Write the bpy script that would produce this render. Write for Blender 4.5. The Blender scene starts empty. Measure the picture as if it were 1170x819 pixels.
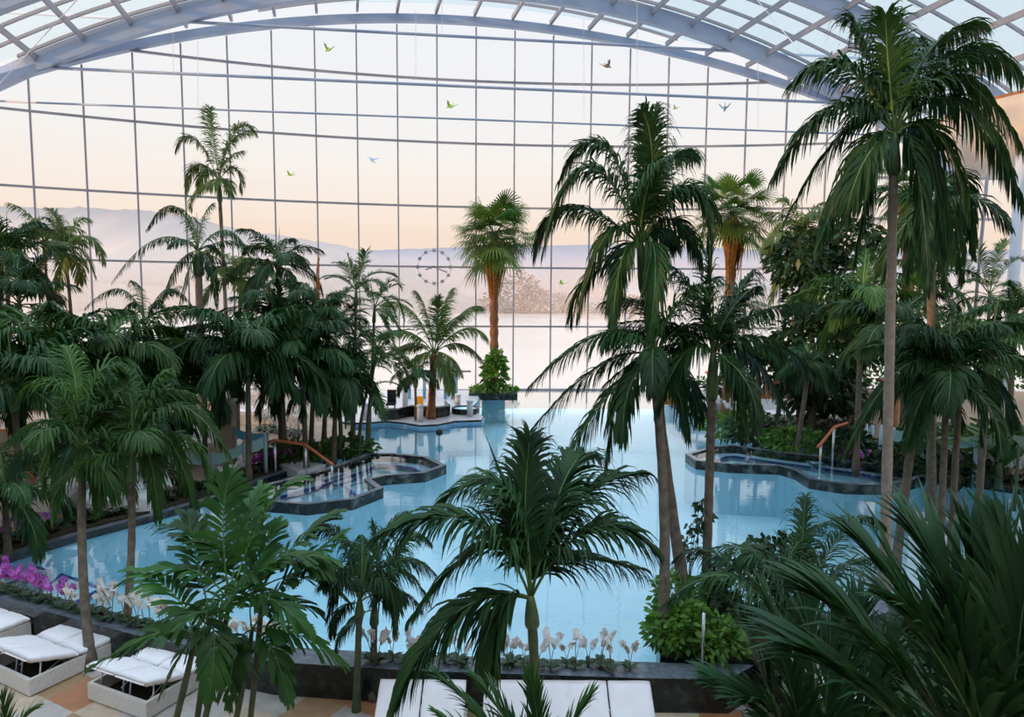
import bpy, math, random
from mathutils import Vector, Matrix
R=math.radians
rnd=random.Random(7)
COL=bpy.context.scene.collection
# ------------------------------------------------------------------ camera model (1170x819 frame)
F=780.0; CX=585.0; CY=409.5; H=5.6; TH=R(5.05); RO=R(0.35)
def ray(u,v):
    x=(u-CX)/F; y=-(v-CY)/F
    c,s=math.cos(RO),math.sin(RO)
    x,y=c*x-s*y,s*x+c*y
    return Vector((x, math.cos(TH)+y*math.sin(TH), -math.sin(TH)+y*math.cos(TH)))
def atz(u,v,z):
    d=ray(u,v); t=(z-H)/d.z; return Vector((d.x*t,d.y*t,z))
def aty(u,v,Y):
    d=ray(u,v); t=Y/d.y; return Vector((d.x*t,Y,H+d.z*t))
def axz(u,v,z): p=atz(u,v,z); return (p.x,p.y)
# ------------------------------------------------------------------ node materials
def mat(name, col, rough=.5, spec=.5, noise=None, bump=0, rand=0, trans=0, metal=0, coat=0, ttint=(1.5,1.6,.7)):
    """noise=(scale, second colour, contrast lo, hi)"""
    m=bpy.data.materials.new(name); m.use_nodes=True; nt=m.node_tree; N=nt.nodes; L=nt.links
    b=N['Principled BSDF']; out=N['Material Output']
    b.inputs['Roughness'].default_value=rough; b.inputs['Specular IOR Level'].default_value=spec
    b.inputs['Metallic'].default_value=metal; b.inputs['Coat Weight'].default_value=coat
    b.inputs['Base Color'].default_value=(*col,1)
    src=None
    tc=N.new('ShaderNodeTexCoord')
    if noise:
        t=N.new('ShaderNodeTexNoise'); t.inputs['Scale'].default_value=noise[0]; t.inputs['Detail'].default_value=4
        L.new(tc.outputs['Object'],t.inputs['Vector'])
        r=N.new('ShaderNodeValToRGB'); r.color_ramp.elements[0].position=noise[2]; r.color_ramp.elements[1].position=noise[3]
        r.color_ramp.elements[0].color=(*col,1); r.color_ramp.elements[1].color=(*noise[1],1)
        L.new(t.outputs['Fac'],r.inputs['Fac']); src=r.outputs['Color']
        if bump:
            bp=N.new('ShaderNodeBump'); bp.inputs['Strength'].default_value=bump; bp.inputs['Distance'].default_value=.02
            L.new(t.outputs['Fac'],bp.inputs['Height']); L.new(bp.outputs['Normal'],b.inputs['Normal'])
    if rand:
        oi=N.new('ShaderNodeObjectInfo'); mp=N.new('ShaderNodeMapRange')
        mp.inputs['To Min'].default_value=1-rand; mp.inputs['To Max'].default_value=1+rand
        L.new(oi.outputs['Random'],mp.inputs['Value'])
        mx=N.new('ShaderNodeVectorMath'); mx.operation='SCALE'
        if src: L.new(src,mx.inputs[0])
        else: mx.inputs[0].default_value=col
        L.new(mp.outputs['Result'],mx.inputs['Scale']); src=mx.outputs['Vector']
    if src: L.new(src,b.inputs['Base Color'])
    if trans:
        tr=N.new('ShaderNodeBsdfTranslucent')
        sc=N.new('ShaderNodeVectorMath'); sc.operation='MULTIPLY'; sc.inputs[1].default_value=ttint
        if src: L.new(src,sc.inputs[0])
        else: sc.inputs[0].default_value=col
        L.new(sc.outputs['Vector'],tr.inputs['Color'])
        mi=N.new('ShaderNodeMixShader'); mi.inputs['Fac'].default_value=trans
        L.new(b.outputs['BSDF'],mi.inputs[1]); L.new(tr.outputs['BSDF'],mi.inputs[2]); L.new(mi.outputs['Shader'],out.inputs['Surface'])
    return m
def glassy(name, tint, gloss=.08, rough=.02, milky=0, milkcol=(.8,.85,.9), fres=False, bump=None):
    m=bpy.data.materials.new(name); m.use_nodes=True; nt=m.node_tree; N=nt.nodes; L=nt.links
    N.remove(N['Principled BSDF']); out=N['Material Output']
    t=N.new('ShaderNodeBsdfTransparent'); t.inputs['Color'].default_value=(*tint,1)
    g=N.new('ShaderNodeBsdfGlossy'); g.inputs['Roughness'].default_value=rough; g.inputs['Color'].default_value=(1,1,1,1)
    mi=N.new('ShaderNodeMixShader'); mi.inputs['Fac'].default_value=gloss
    if fres:
        f=N.new('ShaderNodeFresnel'); f.inputs['IOR'].default_value=fres; L.new(f.outputs['Fac'],mi.inputs['Fac'])
    if bump:
        tc=N.new('ShaderNodeTexCoord'); n=N.new('ShaderNodeTexNoise'); n.inputs['Scale'].default_value=bump[0]; n.inputs['Detail'].default_value=2
        mp=N.new('ShaderNodeMapping'); mp.inputs['Scale'].default_value=(.8,2.6,1)
        L.new(tc.outputs['Object'],mp.inputs['Vector']); L.new(mp.outputs['Vector'],n.inputs['Vector'])
        b=N.new('ShaderNodeBump'); b.inputs['Strength'].default_value=bump[1]; b.inputs['Distance'].default_value=.05
        L.new(n.outputs['Fac'],b.inputs['Height']); L.new(b.outputs['Normal'],g.inputs['Normal'])
        if fres: L.new(b.outputs['Normal'],f.inputs['Normal'])
    base=t.outputs['BSDF']
    if milky:
        d=N.new('ShaderNodeBsdfTranslucent'); d.inputs['Color'].default_value=(*milkcol,1)
        m2=N.new('ShaderNodeMixShader'); m2.inputs['Fac'].default_value=milky
        L.new(base,m2.inputs[1]); L.new(d.outputs['BSDF'],m2.inputs[2]); base=m2.outputs['Shader']
    L.new(base,mi.inputs[1]); L.new(g.outputs['BSDF'],mi.inputs[2]); L.new(mi.outputs['Shader'],out.inputs['Surface'])
    return m
M={}
M['leaf']=mat('palm_leaf_dark',(.014,.046,.017),.5,.2,(3,(.030,.080,.022),.35,.7),rand=.35,trans=.22)
M['leaf_mid']=mat('palm_leaf_mid',(.026,.078,.018),.5,.2,(3,(.060,.125,.024),.35,.7),rand=.35,trans=.25)
M['leaf_yellow']=mat('palm_leaf_yellow',(.055,.115,.022),.5,.3,(2.5,(.13,.155,.03),.35,.7),rand=.3,trans=.28)
M['leaf_bright']=mat('broad_leaf_bright',(.014,.056,.013),.4,.3,(2,(.036,.110,.020),.35,.7),rand=.35,trans=.25)
M['leaf_near']=mat('near_leaf',(.013,.042,.020),.45,.25,(1.5,(.030,.080,.028),.35,.7),rand=.3,trans=.18)
M['rachis']=mat('rachis_green',(.10,.17,.05),.5,.4,rand=.2)
M['shaft']=mat('crownshaft_green',(.075,.125,.05),.45,.3,(6,(.13,.18,.075),.4,.7))
M['trunk']=mat('trunk_grey_brown',(.105,.082,.062),.85,.2,(9,(.185,.152,.12),.35,.7),bump=.5)
M['trunk_pale']=mat('trunk_pale_grey',(.24,.19,.155),.85,.2,(9,(.34,.27,.22),.35,.7),bump=.5)
M['trunk_orange']=mat('trunk_shaggy_orange',(.16,.062,.032),.9,.1,(11,(.30,.135,.07),.35,.65),bump=1)
M['trunk_green']=mat('stem_green',(.065,.09,.045),.6,.25,(6,(.11,.13,.07),.4,.7))
M['dead']=mat('dead_leaf_orange',(.22,.075,.022),.8,.1,(8,(.36,.17,.05),.35,.7),trans=.25)
M['white_metal']=mat('white_steel',(.62,.66,.74),.4,.4,(.6,(.58,.62,.71),.4,.6))
M['blue_steel']=mat('roof_steel_blue_grey',(.30,.36,.50),.45,.4,(.5,(.34,.40,.53),.4,.6))
M['mullion']=mat('mullion_grey',(.30,.29,.33),.45,.4,(.5,(.34,.32,.35),.4,.6))
M['pane']=glassy('wall_glass',(.985,.985,.985),.02,.02)
M['roofpane']=glassy('roof_glass_hazy',(.80,.87,.88),.02,.2,.40,(.27,.32,.335))
M['water']=glassy('pool_water',(.93,.98,1.0),.1,.015,fres=1.5,bump=(2.4,.05))
M['basin']=mat('pool_tiles_pale_blue',(.56,.88,1.0),.4,.4,(1.2,(.60,.90,1.0),.4,.6))
M['step']=mat('step_tiles_pale',(.66,.88,.98),.4,.4,(1.2,(.70,.90,1.0),.4,.6))
M['bluetile']=mat('navy_edge_tiles',(.012,.05,.30),.35,.5,(20,(.02,.07,.36),.4,.6))
M['granite']=mat('dark_granite',(.008,.013,.013),.24,.5,(7,(.05,.065,.062),.48,.8))
M['granite_mottled']=mat('mottled_granite',(.008,.014,.014),.25,.5,(3.5,(.14,.16,.155),.5,.74))
M['granite_top']=mat('polished_granite_top',(.10,.12,.15),.22,.5,(12,(.17,.19,.22),.4,.7))
M['granite_pale']=mat('pale_granite_cap',(.52,.50,.52),.3,.5,(12,(.60,.58,.60),.4,.7))
M['stone']=mat('bank_stone_beige',(.24,.16,.115),.6,.3,(.8,(.36,.26,.19),.4,.65))
M['soil']=mat('soil_dark',(.035,.028,.02),.9,.1,(12,(.07,.055,.035),.4,.7))
M['fabric']=mat('white_upholstery',(.80,.76,.78),.7,.3,(5,(.84,.80,.82),.4,.7))
M['wicker']=mat('white_frame_wicker',(.58,.55,.52),.55,.3,(40,(.68,.65,.62),.4,.6))
M['dark']=mat('dark_slot',(.02,.017,.013),.8,.1,(20,(.03,.025,.02),.4,.6))
M['petal_w']=mat('orchid_petal_white',(.88,.86,.86),.5,.2,(30,(.92,.90,.90),.4,.6),trans=.2,ttint=(1,1,1))
M['petal_c']=mat('orchid_petal_cream',(.90,.86,.80),.5,.2,(30,(.93,.90,.86),.4,.6),trans=.2,ttint=(1,1,1))
M['petal_p']=mat('orchid_petal_purple',(.52,.10,.54),.5,.2,(30,(.70,.26,.70),.4,.6),trans=.2,ttint=(1,1,1))
M['petal_v']=mat('orchid_petal_violet',(.26,.03,.27),.5,.2,(30,(.40,.08,.40),.4,.6),trans=.2,ttint=(1,1,1))
M['orchid_leaf']=mat('orchid_leaf',(.015,.045,.018),.4,.4,(8,(.03,.07,.025),.4,.7))
M['orchid_stem']=mat('orchid_stem_brown',(.16,.12,.06),.6,.3,(20,(.22,.17,.08),.4,.6))
M['shrub']=mat('shrub_leaf',(.045,.13,.02),.5,.35,(4,(.13,.26,.04),.35,.65),trans=.25)
M['ficus']=mat('ficus_leaf',(.012,.035,.014),.45,.4,(3,(.03,.07,.022),.35,.65),trans=.15)
M['aqua']=mat('aqua_cloth',(.36,.66,.68),.6,.2,(3,(.42,.72,.72),.4,.6),trans=.2,ttint=(1,1,1))
M['aqua_deep']=mat('blue_cloth',(.10,.38,.58),.6,.2,(3,(.13,.43,.62),.4,.6),trans=.2,ttint=(1,1,1))
M['post']=mat('pale_blue_post',(.34,.47,.54),.4,.5,(3,(.38,.50,.57),.4,.6))
M['rail']=mat('terracotta_rail',(.50,.13,.05),.4,.4,(6,(.56,.16,.06),.4,.6))
M['chrome']=mat('brushed_steel',(.55,.58,.62),.25,.5,(3,(.6,.62,.66),.4,.6),metal=.8)
M['wood']=mat('orange_wood',(.36,.14,.05),.55,.3,(3,(.50,.22,.09),.4,.7))
M['plaster']=mat('warm_plaster',(.50,.40,.33),.7,.2,(1,(.56,.46,.38),.4,.6))
M['soffit']=mat('pale_soffit',(.66,.58,.54),.6,.2,(.6,(.70,.62,.58),.4,.6))
M['black']=mat('black_rubber',(.012,.012,.014),.5,.3,(8,(.02,.02,.022),.4,.6))
M['gold']=mat('orange_cushion',(.75,.38,.03),.6,.2,(6,(.82,.46,.06),.4,.6))
M['bluedoor']=mat('door_frame_blue',(.16,.32,.48),.4,.4,(2,(.20,.37,.53),.4,.6))
M['parrot_g']=mat('parrot_green',(.16,.50,.12),.5,.3,(18,(.50,.62,.10),.4,.65))
M['parrot_b']=mat('parrot_blue',(.16,.42,.72),.5,.3,(18,(.72,.58,.30),.5,.7))
M['parrot_r']=mat('parrot_red',(.45,.14,.10),.5,.3,(18,(.16,.42,.20),.45,.65))
M['hedge']=mat('hedge_leaf',(.03,.085,.02),.5,.3,(3,(.07,.15,.03),.35,.65),trans=.2)
# ------------------------------------------------------------------ mesh builder
class MB:
    def __init__(s): s.v=[]; s.f=[]; s.m=[]
    def quadstrip(s,rows,m=0,close=False):
        n=len(rows[0]); b=len(s.v)
        for r in rows: s.v.extend(tuple(p) for p in r)
        for i in range(len(rows)-1):
            for j in range(n if close else n-1):
                k=(j+1)%n
                s.f.append((b+i*n+j,b+i*n+k,b+(i+1)*n+k,b+(i+1)*n+j)); s.m.append(m)
        return b
    def tube(s,pts,rad,n=8,m=0,cap=True):
        pts=[Vector(p) for p in pts]; rows=[]
        for i,p in enumerate(pts):
            t=(pts[min(i+1,len(pts)-1)]-pts[max(i-1,0)]).normalized()
            a=Vector((0,0,1)) if abs(t.z)<.95 else Vector((1,0,0))
            x=t.cross(a).normalized(); y=x.cross(t)
            r=rad[i] if isinstance(rad,(list,tuple)) else rad
            rows.append([p+x*(r*math.cos(2*math.pi*k/n))+y*(r*math.sin(2*math.pi*k/n)) for k in range(n)])
        b=s.quadstrip(rows,m,True)
        if cap:
            s.f.append(tuple(b+k for k in range(n))[::-1]); s.m.append(m)
            e=b+(len(rows)-1)*n; s.f.append(tuple(e+k for k in range(n))); s.m.append(m)
    def box(s,c,d,m=0,rot=None):
        c=Vector(c); b=len(s.v)
        for i in range(8):
            p=Vector(((i&1)-.5,((i>>1)&1)-.5,((i>>2)&1)-.5)); p=Vector((p.x*d[0],p.y*d[1],p.z*d[2]))
            if rot is not None: p=rot@p
            s.v.append(tuple(c+p))
        for f in ((0,2,3,1),(4,5,7,6),(0,1,5,4),(2,6,7,3),(0,4,6,2),(1,3,7,5)): s.f.append(tuple(b+k for k in f)); s.m.append(m)
    def bar(s,a,b,w,h,m=0,up=Vector((0,0,1))):
        a=Vector(a); b=Vector(b); t=(b-a).normalized(); x=t.cross(up)
        if x.length<1e-4: x=Vector((1,0,0))
        x.normalize(); y=x.cross(t)
        rows=[[p+x*(sx*w/2)+y*(sy*h/2) for sx,sy in ((-1,-1),(1,-1),(1,1),(-1,1))] for p in (a,b)]
        k=s.quadstrip(rows,m,True); s.f.append((k+3,k+2,k+1,k)); s.f.append((k+4,k+5,k+6,k+7)); s.m+= [m,m]
    def prism(s,poly,z0,z1,m=0,mtop=None,bottom=True):
        n=len(poly); b=len(s.v)
        ar=sum(poly[i][0]*poly[(i+1)%n][1]-poly[(i+1)%n][0]*poly[i][1] for i in range(n))
        if ar<0: poly=list(poly)[::-1]
        for z in (z0,z1): s.v.extend((p[0],p[1],z) for p in poly)
        for i in range(n):
            j=(i+1)%n; s.f.append((b+i,b+j,b+n+j,b+n+i)); s.m.append(m)
        s.f.append(tuple(b+n+i for i in range(n))); s.m.append(m if mtop is None else mtop)
        if bottom: s.f.append(tuple(b+i for i in range(n))[::-1]); s.m.append(m)
    def ring(s,outer,inner,z0,z1,m=0,mtop=None):
        """wall between two polygons with the same vertex count (closed)"""
        n=len(outer); mt=m if mtop is None else mtop; b=len(s.v)
        for P,z in ((outer,z0),(outer,z1),(inner,z1),(inner,z0)): s.v.extend((p[0],p[1],z) for p in P)
        for k in range(3):
            for i in range(n):
                j=(i+1)%n; s.f.append((b+k*n+i,b+k*n+j,b+(k+1)*n+j,b+(k+1)*n+i)); s.m.append(mt if k==1 else m)
    def strip(s,pts,ws,m=0):
        """flat blade: centre points and half-width vectors"""
        s.quadstrip([[p-w,p+w] for p,w in zip(pts,ws)],m)
    def build(s,name,mats,parent=None,loc=None,smooth=False):
        me=bpy.data.meshes.new(name); me.from_pydata(s.v,[],s.f)
        if not isinstance(mats,(list,tuple)): mats=[mats]
        for q in mats: me.materials.append(M[q] if isinstance(q,str) else q)
        if len(mats)>1: me.polygons.foreach_set('material_index',s.m)
        if smooth: me.polygons.foreach_set('use_smooth',[True]*len(s.f))
        me.update()
        o=bpy.data.objects.new(name,me); COL.objects.link(o)
        if parent is not None: o.parent=parent
        if loc is not None: o.location=loc
        return o
def tag(o,label=None,cat=None,group=None,kind=None):
    if label: o['label']=label
    if cat: o['category']=cat
    if group: o['group']=group
    if kind: o['kind']=kind
    return o
def empty(name,loc,label=None,cat=None,group=None,kind=None,rz=0):
    o=bpy.data.objects.new(name,None); COL.objects.link(o); o.location=loc; o.rotation_euler=(0,0,rz); o.empty_display_size=.2
    return tag(o,label,cat,group,kind)
def copy_tree(o,parent=None,label=None):
    c=o.copy(); COL.objects.link(c)
    if parent is not None: c.parent=parent
    if label: c['label']=label
    for ch in list(o.children): copy_tree(ch,c)
    return c
def struct(name,mb,mats,**k): return tag(mb.build(name,mats,**k),kind='structure')
def offset(poly,d):
    """inward offset of a polygon by d"""
    n=len(poly); ar=sum(poly[i][0]*poly[(i+1)%n][1]-poly[(i+1)%n][0]*poly[i][1] for i in range(n)); sg=1 if ar>0 else -1
    out=[]
    for i in range(n):
        a,b,c=Vector(poly[i-1][:2]),Vector(poly[i][:2]),Vector(poly[(i+1)%n][:2])
        t1=(b-a).normalized(); t2=(c-b).normalized(); n1=Vector((-t1.y,t1.x))*sg; n2=Vector((-t2.y,t2.x))*sg
        m=(n1+n2); k=1+n1.dot(n2); m=m/max(k,.35); out.append(tuple(b+m*d))
    return out
def resample(pts,step):
    pts=[Vector(p) for p in pts]; out=[]; carry=0
    for a,b in zip(pts,pts[1:]):
        L=(b-a).length; t=carry
        while t<L: out.append(a+(b-a)*(t/L)); t+=step
        carry=t-L
    return out
# ------------------------------------------------------------------ camera, world, sun
cam=bpy.data.cameras.new('camera'); co=bpy.data.objects.new('camera',cam); COL.objects.link(co)
cam.sensor_fit='HORIZONTAL'; cam.sensor_width=36; cam.lens=24.0; cam.clip_end=5000; cam.clip_start=.05
co.matrix_world=Matrix.Translation((0,0,H))@Matrix.Rotation(math.pi/2-TH,4,'X')@Matrix.Rotation(RO,4,'Z')
bpy.context.scene.camera=co
sc=bpy.context.scene
sc.view_settings.view_transform='Standard'; sc.view_settings.look='None'; sc.view_settings.exposure=EXPOSURE if 'EXPOSURE' in globals() else 0.0
sc.cycles.max_bounces=8; sc.cycles.transparent_max_bounces=24; sc.cycles.diffuse_bounces=3; sc.cycles.glossy_bounces=3
sc.cycles.caustics_reflective=False; sc.cycles.caustics_refractive=False; sc.cycles.use_denoising=True
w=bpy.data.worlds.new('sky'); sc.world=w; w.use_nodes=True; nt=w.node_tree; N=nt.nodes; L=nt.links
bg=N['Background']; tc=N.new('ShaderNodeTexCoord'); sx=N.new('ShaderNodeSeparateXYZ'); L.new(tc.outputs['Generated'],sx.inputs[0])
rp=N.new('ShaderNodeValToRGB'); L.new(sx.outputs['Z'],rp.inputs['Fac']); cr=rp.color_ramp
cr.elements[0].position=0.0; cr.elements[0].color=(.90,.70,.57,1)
cr.elements[1].position=1.0; cr.elements[1].color=(4.1,4.8,5.7,1)  # unseen zenith set far brighter than a real sky to light the hall
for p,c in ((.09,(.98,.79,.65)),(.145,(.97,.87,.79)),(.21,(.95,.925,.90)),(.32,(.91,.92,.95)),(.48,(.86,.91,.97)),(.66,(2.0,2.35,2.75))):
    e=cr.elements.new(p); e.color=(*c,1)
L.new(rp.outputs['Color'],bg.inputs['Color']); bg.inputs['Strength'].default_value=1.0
sl=bpy.data.lights.new('low_sun','SUN'); so=bpy.data.objects.new('low_sun',sl); COL.objects.link(so)
sl.energy=7.5; sl.color=(1,.55,.25); sl.angle=R(1.5)
sd=Vector((math.cos(R(9))*.93,math.cos(R(9))*.37,-math.sin(R(9))))   # travels to the right and away
so.rotation_euler=sd.to_track_quat('-Z','Y').to_euler(); so.location=(-40,0,12)

# ------------------------------------------------------------------ glass front wall (bowed in plan)
XC,D0,RW=5.5,38.5,61.0; YC=D0-RW
def wallp(a): return Vector((XC+RW*math.sin(a),YC+RW*math.cos(a),0))
def roofz(q): return 20.1-48+math.sqrt(48*48-(q+2)**2)
def roofp(q,Y,dz=0): return Vector((q-.25*(Y-34.7),Y,roofz(q)+dz))
def wall_top(x,Y): return roofz(x+.25*(Y-34.7))-.05
da=2.1/RW; a0=-28.55/RW
ANG=[a0+da*i for i in range(-8,23)]
wall=empty('wall_front',(0,38.5,0)); tag(wall,'bowed glass front wall of the hall',kind='structure'); wall.location=(0,0,0)
for a in ANG:
    p=wallp(a); zt=wall_top(p.x,p.y)
    if p.x>19: break
    mb=MB(); mb.bar(p+Vector((0,0,-.3)),p+Vector((0,0,zt)),.075,.16,up=Vector((math.sin(a),math.cos(a),0)))
    mb.build('mullion','mullion',wall)
LEV=[.40,4.02,7.28,10.55,13.95,17.25]
fin=[ANG[0]+(ANG[-1]-ANG[0])*i/220 for i in range(221)]
for z in LEV:
    run=[]
    for a in fin:
        p=wallp(a)
        if p.x<=18.6 and wall_top(p.x,p.y)>z-.35: run.append(p+Vector((0,0,z)))
    mb=MB(); hh=.10 if z>1 else .22
    mb.quadstrip([[p+Vector((0,dy,dz)) for dy,dz in ((-.08,-hh/2),(.08,-hh/2),(.08,hh/2),(-.08,hh/2))] for p in run],0,True)
    mb.build('transom','mullion',wall)
mb=MB(); rows=[]
for a in fin:
    p=wallp(a)
    if p.x<=18.6: rows.append([p+Vector((0,.02,-.3)),p+Vector((0,.02,wall_top(p.x,p.y)))])
mb.quadstrip(rows); mb.build('glazing','pane',wall)
# edge beam where roof meets the wall
mb=MB(); rows=[]
for a in fin:
    p=wallp(a)
    if p.x<=18.7:
        z=wall_top(p.x,p.y); rows.append([p+Vector((0,dy,z+dz)) for dy,dz in ((-.22,.10),(.12,.10),(.12,.48),(-.22,.48))])
mb.quadstrip(rows,0,True); mb.build('edge_beam','blue_steel',wall)
# ------------------------------------------------------------------ roof
roof=empty('ceiling',(0,0,0)); tag(roof,'arched steel and hazy glass roof',kind='structure')
def archpath(Y0,dz,q0=-39,q1=25,n=80):
    out=[]
    for i in range(n+1):
        q=q0+(q1-q0)*i/n
        Y=(Y0+.126*(q+23+.25*34.7))/(1+.126*.25)
        out.append(roofp(q,Y,dz))
    return out
for Y0 in (31.9,26.2,20.5,14.8,9.1,3.4):
    mb=MB(); rows=[]
    for p in archpath(Y0,0): rows.append([p+Vector((0,dy,dz)) for dy,dz in ((-.17,.10),(.17,.10),(.17,.95),(-.17,.95))])
    mb.quadstrip(rows,0,True); mb.build('roof_arch','blue_steel',roof)
for k in range(-17,12):
    q=-3.4+2.1*k
    a=roofp(q,-4,.86); b=roofp(q,0,.86)
    # end on the wall arc
    Y=30.
    for _ in range(30):
        x=q-.25*(Y-34.7); Y=YC+math.sqrt(max(0,RW*RW-(x-XC)**2))
    b=roofp(q,Y,.60 if Y>37 else .72)
    mb=MB(); mb.bar(a,b,.13,.24); mb.build('purlin','mullion',roof)
Y0=34.4
while Y0>2:
    mb=MB(); P=archpath(Y0,1.0); run=[]
    for p in P:
        yw=YC+math.sqrt(max(0,RW*RW-(p.x-XC)**2))
        if p.y<yw+.1: run.append(p)
    if len(run)>3:
        mb.quadstrip([[p+Vector((0,dy,dz)) for dy,dz in ((-.05,-.07),(.05,-.07),(.05,.07),(-.05,.07))] for p in run],0,True); mb.build('glazing_bar','mullion',roof)
    Y0-=1.425
mb=MB(); rows=[]
for i in range(41):
    q=-39+65*i/40; x=q; Y=33
    for _ in range(30):
        x=q-.25*(Y-34.7); Y=YC+math.sqrt(max(0,RW*RW-(x-XC)**2))
    rows.append([roofp(q,-6+(Y+6)*j/10,1.06) for j in range(11)])
mb.quadstrip(rows); mb.build('roof_glazing','roofpane',roof,smooth=True)
def chord(x): return 32+.126*(x+23)
for z in (18.3,15.95,14.38):
    mb=MB(); mb.tube([(x,chord(x),z) for x in (-24.5,-10,5,20)],.075 if z>15 else .05,8); mb.build('tie_rod','blue_steel',roof,smooth=True)
for a,b in (((0,95),(88,0)),((865,0),(915,60))):
    mb=MB(); mb.tube([aty(*a,30.5),aty(*b,26)],.018,6); mb.build('brace_cable','white_metal',roof)
# left corner post and left side glazing
mb=MB(); mb.tube([(-23.45,31.3,0),(-23.45,31.3,14.3)],.17,12); struct('column_left',mb,'white_metal',smooth=True)
# gallery storey beside and behind the viewer (off frame; shades the near pool deck)
mb=MB(); mb.box((-17.5,6,4.2),(.3,26,8.4)); struct('wall_left',mb,'plaster')
mb=MB(); mb.box((2,-6.2,7),(44,.3,14)); struct('wall_back',mb,'plaster')
# right side: glazed bay facing the viewer, set back behind the palms
wr=empty('wall_right',(0,0,0),'glazed bay at right behind the palms',kind='structure')
YR=36.2
for x in (18.8,23.5,28.2,32.9):
    mb=MB(); mb.bar((x,YR,-.3),(x,YR,15),.12,.16); mb.build('mullion','mullion',wr)
for z in (.4,5.6+2.12,5.6+4.25,5.6+6.35,13.9):
    mb=MB(); mb.bar((18.8,YR,z),(33,YR,z),.16,.14); mb.build('transom','mullion',wr)
mb=MB(); mb.box((26,YR+.1,7.3),(14.4,.02,15.2)); mb.build('glazing','pane',wr)
mb=MB(); p=aty(1157,330,27); mb.tube([(p.x,27,.5),(p.x,27,11.2)],.20,14); struct('column_right',mb,'white_metal',smooth=True)
# curved gallery canopy at right with sloped soffit
cp=empty('balcony_canopy',(23,27,11)); tag(cp,'curved balcony shell with pale sloped soffit at upper right',kind='structure')
mb=MB(); rows=[]
prof=[(-.9,0),(.35,.25),(1.0,.75),(1.3,1.5),(1.38,2.4)]
cxp,cyp=25.0,29.0
for i in range(25):
    an=R(150+i*6.5)
    rows.append([Vector((cxp+(5.2+o)*math.cos(an)-23,cyp+(4.2+o)*math.sin(an)-27,z)) for o,z in prof])
mb.quadstrip(rows); mb.build('shell','soffit',cp,smooth=True)
mb=MB(); mb.v=[(r[0].x,r[0].y,r[0].z) for r in rows]; mb.f=[tuple(range(25))]; mb.m=[0]; mb.build('soffit','soffit',cp)
mb=MB(); mb.quadstrip([[r[-1],r[-1]+Vector((0,0,.12)),r[-1]+Vector((0,0,.12))*1.0+Vector((.2*(1),0.2,0))] for r in rows]); mb.build('top_edge','wood',cp)
mb=MB(); mb.tube([aty(1129,190,26),aty(1108,420,27.5)],.06,8); struct('trim_1',mb,'mullion',smooth=True)
# ------------------------------------------------------------------ grounds and pool
WZ=.44; RIM=.49; BK=.52
mb=MB(); mb.box((2,20,-.95),(60,40,.1)); struct('pool_floor',mb,'basin')
near=[axz(u,v,RIM) for u,v in ((735,756),(640,753),(480,748),(330,739),(180,711),(100,691),(0,665),(-150,624))]
nearR=[axz(u,v,RIM) for u,v in ((900,735),(1050,790))]
nearR=[(near[0][0]+.9,near[0][1]-.05),(near[0][0]+2.6,near[0][1]+1.3),(7.0,11.6),(10.5,12.3),(20,12.5)]
nl=near[::-1]+nearR
# deck (near) with diagonal tile pattern
def deckmat():
    m=bpy.data.materials.new('deck_tiles'); m.use_nodes=True; nt=m.node_tree; N=nt.nodes; L=nt.links; b=N['Principled BSDF']
    tc=N.new('ShaderNodeTexCoord'); mp=N.new('ShaderNodeMapping'); mp.inputs['Rotation'].default_value=(0,0,R(28)); L.new(tc.outputs['Object'],mp.inputs['Vector'])
    sn=N.new('ShaderNodeVectorMath'); sn.operation='SCALE'; sn.inputs['Scale'].default_value=1/.62; L.new(mp.outputs['Vector'],sn.inputs[0])
    fl=N.new('ShaderNodeVectorMath'); fl.operation='FLOOR'; L.new(sn.outputs['Vector'],fl.inputs[0])
    wn=N.new('ShaderNodeTexWhiteNoise'); wn.noise_dimensions='2D'; L.new(fl.outputs['Vector'],wn.inputs['Vector'])
    r=N.new('ShaderNodeValToRGB'); r.color_ramp.interpolation='CONSTANT'; L.new(wn.outputs['Value'],r.inputs['Fac'])
    cols=[(0,(.46,.36,.27)),(.28,(.36,.16,.08)),(.5,(.40,.36,.33)),(.72,(.50,.40,.28)),(.88,(.33,.20,.11))]
    r.color_ramp.elements[0].color=(*cols[0][1],1); r.color_ramp.elements[1].position=cols[1][0]; r.color_ramp.elements[1].color=(*cols[1][1],1)
    for p,c in cols[2:]: e=r.color_ramp.elements.new(p); e.color=(*c,1)
    n=N.new('ShaderNodeTexNoise'); n.inputs['Scale'].default_value=6; L.new(tc.outputs['Object'],n.inputs['Vector'])
    mx=N.new('ShaderNodeMixRGB'); mx.blend_type='OVERLAY'; mx.inputs['Fac'].default_value=.35; L.new(r.outputs['Color'],mx.inputs[1]); L.new(n.outputs['Fac'],mx.inputs[2])
    L.new(mx.outputs['Color'],b.inputs['Base Color']); b.inputs['Roughness'].default_value=.35
    return m
M['deck']=deckmat()
def outset(pl,d):
    out=[]
    for i,p in enumerate(pl):
        a=Vector(pl[max(i-1,0)]); b=Vector(pl[min(i+1,len(pl)-1)]); t=(b-a).normalized(); out.append((p[0]+t.y*d,p[1]-t.x*d))
    return out
rimo=outset(nl,.42)
mb=MB(); mb.prism(rimo+[(20,-6),(-17,-6)],-.9,0.0); struct('floor',mb,'deck')
mb=MB(); b0=mb.quadstrip([[Vector((o[0],o[1],-.9)),Vector((o[0],o[1],RIM)),Vector((i[0],i[1],RIM)),Vector((i[0],i[1],.38)),Vector((i[0],i[1],-.9))] for o,i in zip(rimo,nl)],0)
mb.m=[(0,1,0,2)[k%4] for k in range(len(mb.f))]
struct('pool_rim',mb,['granite','granite_top','basin'])
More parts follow.
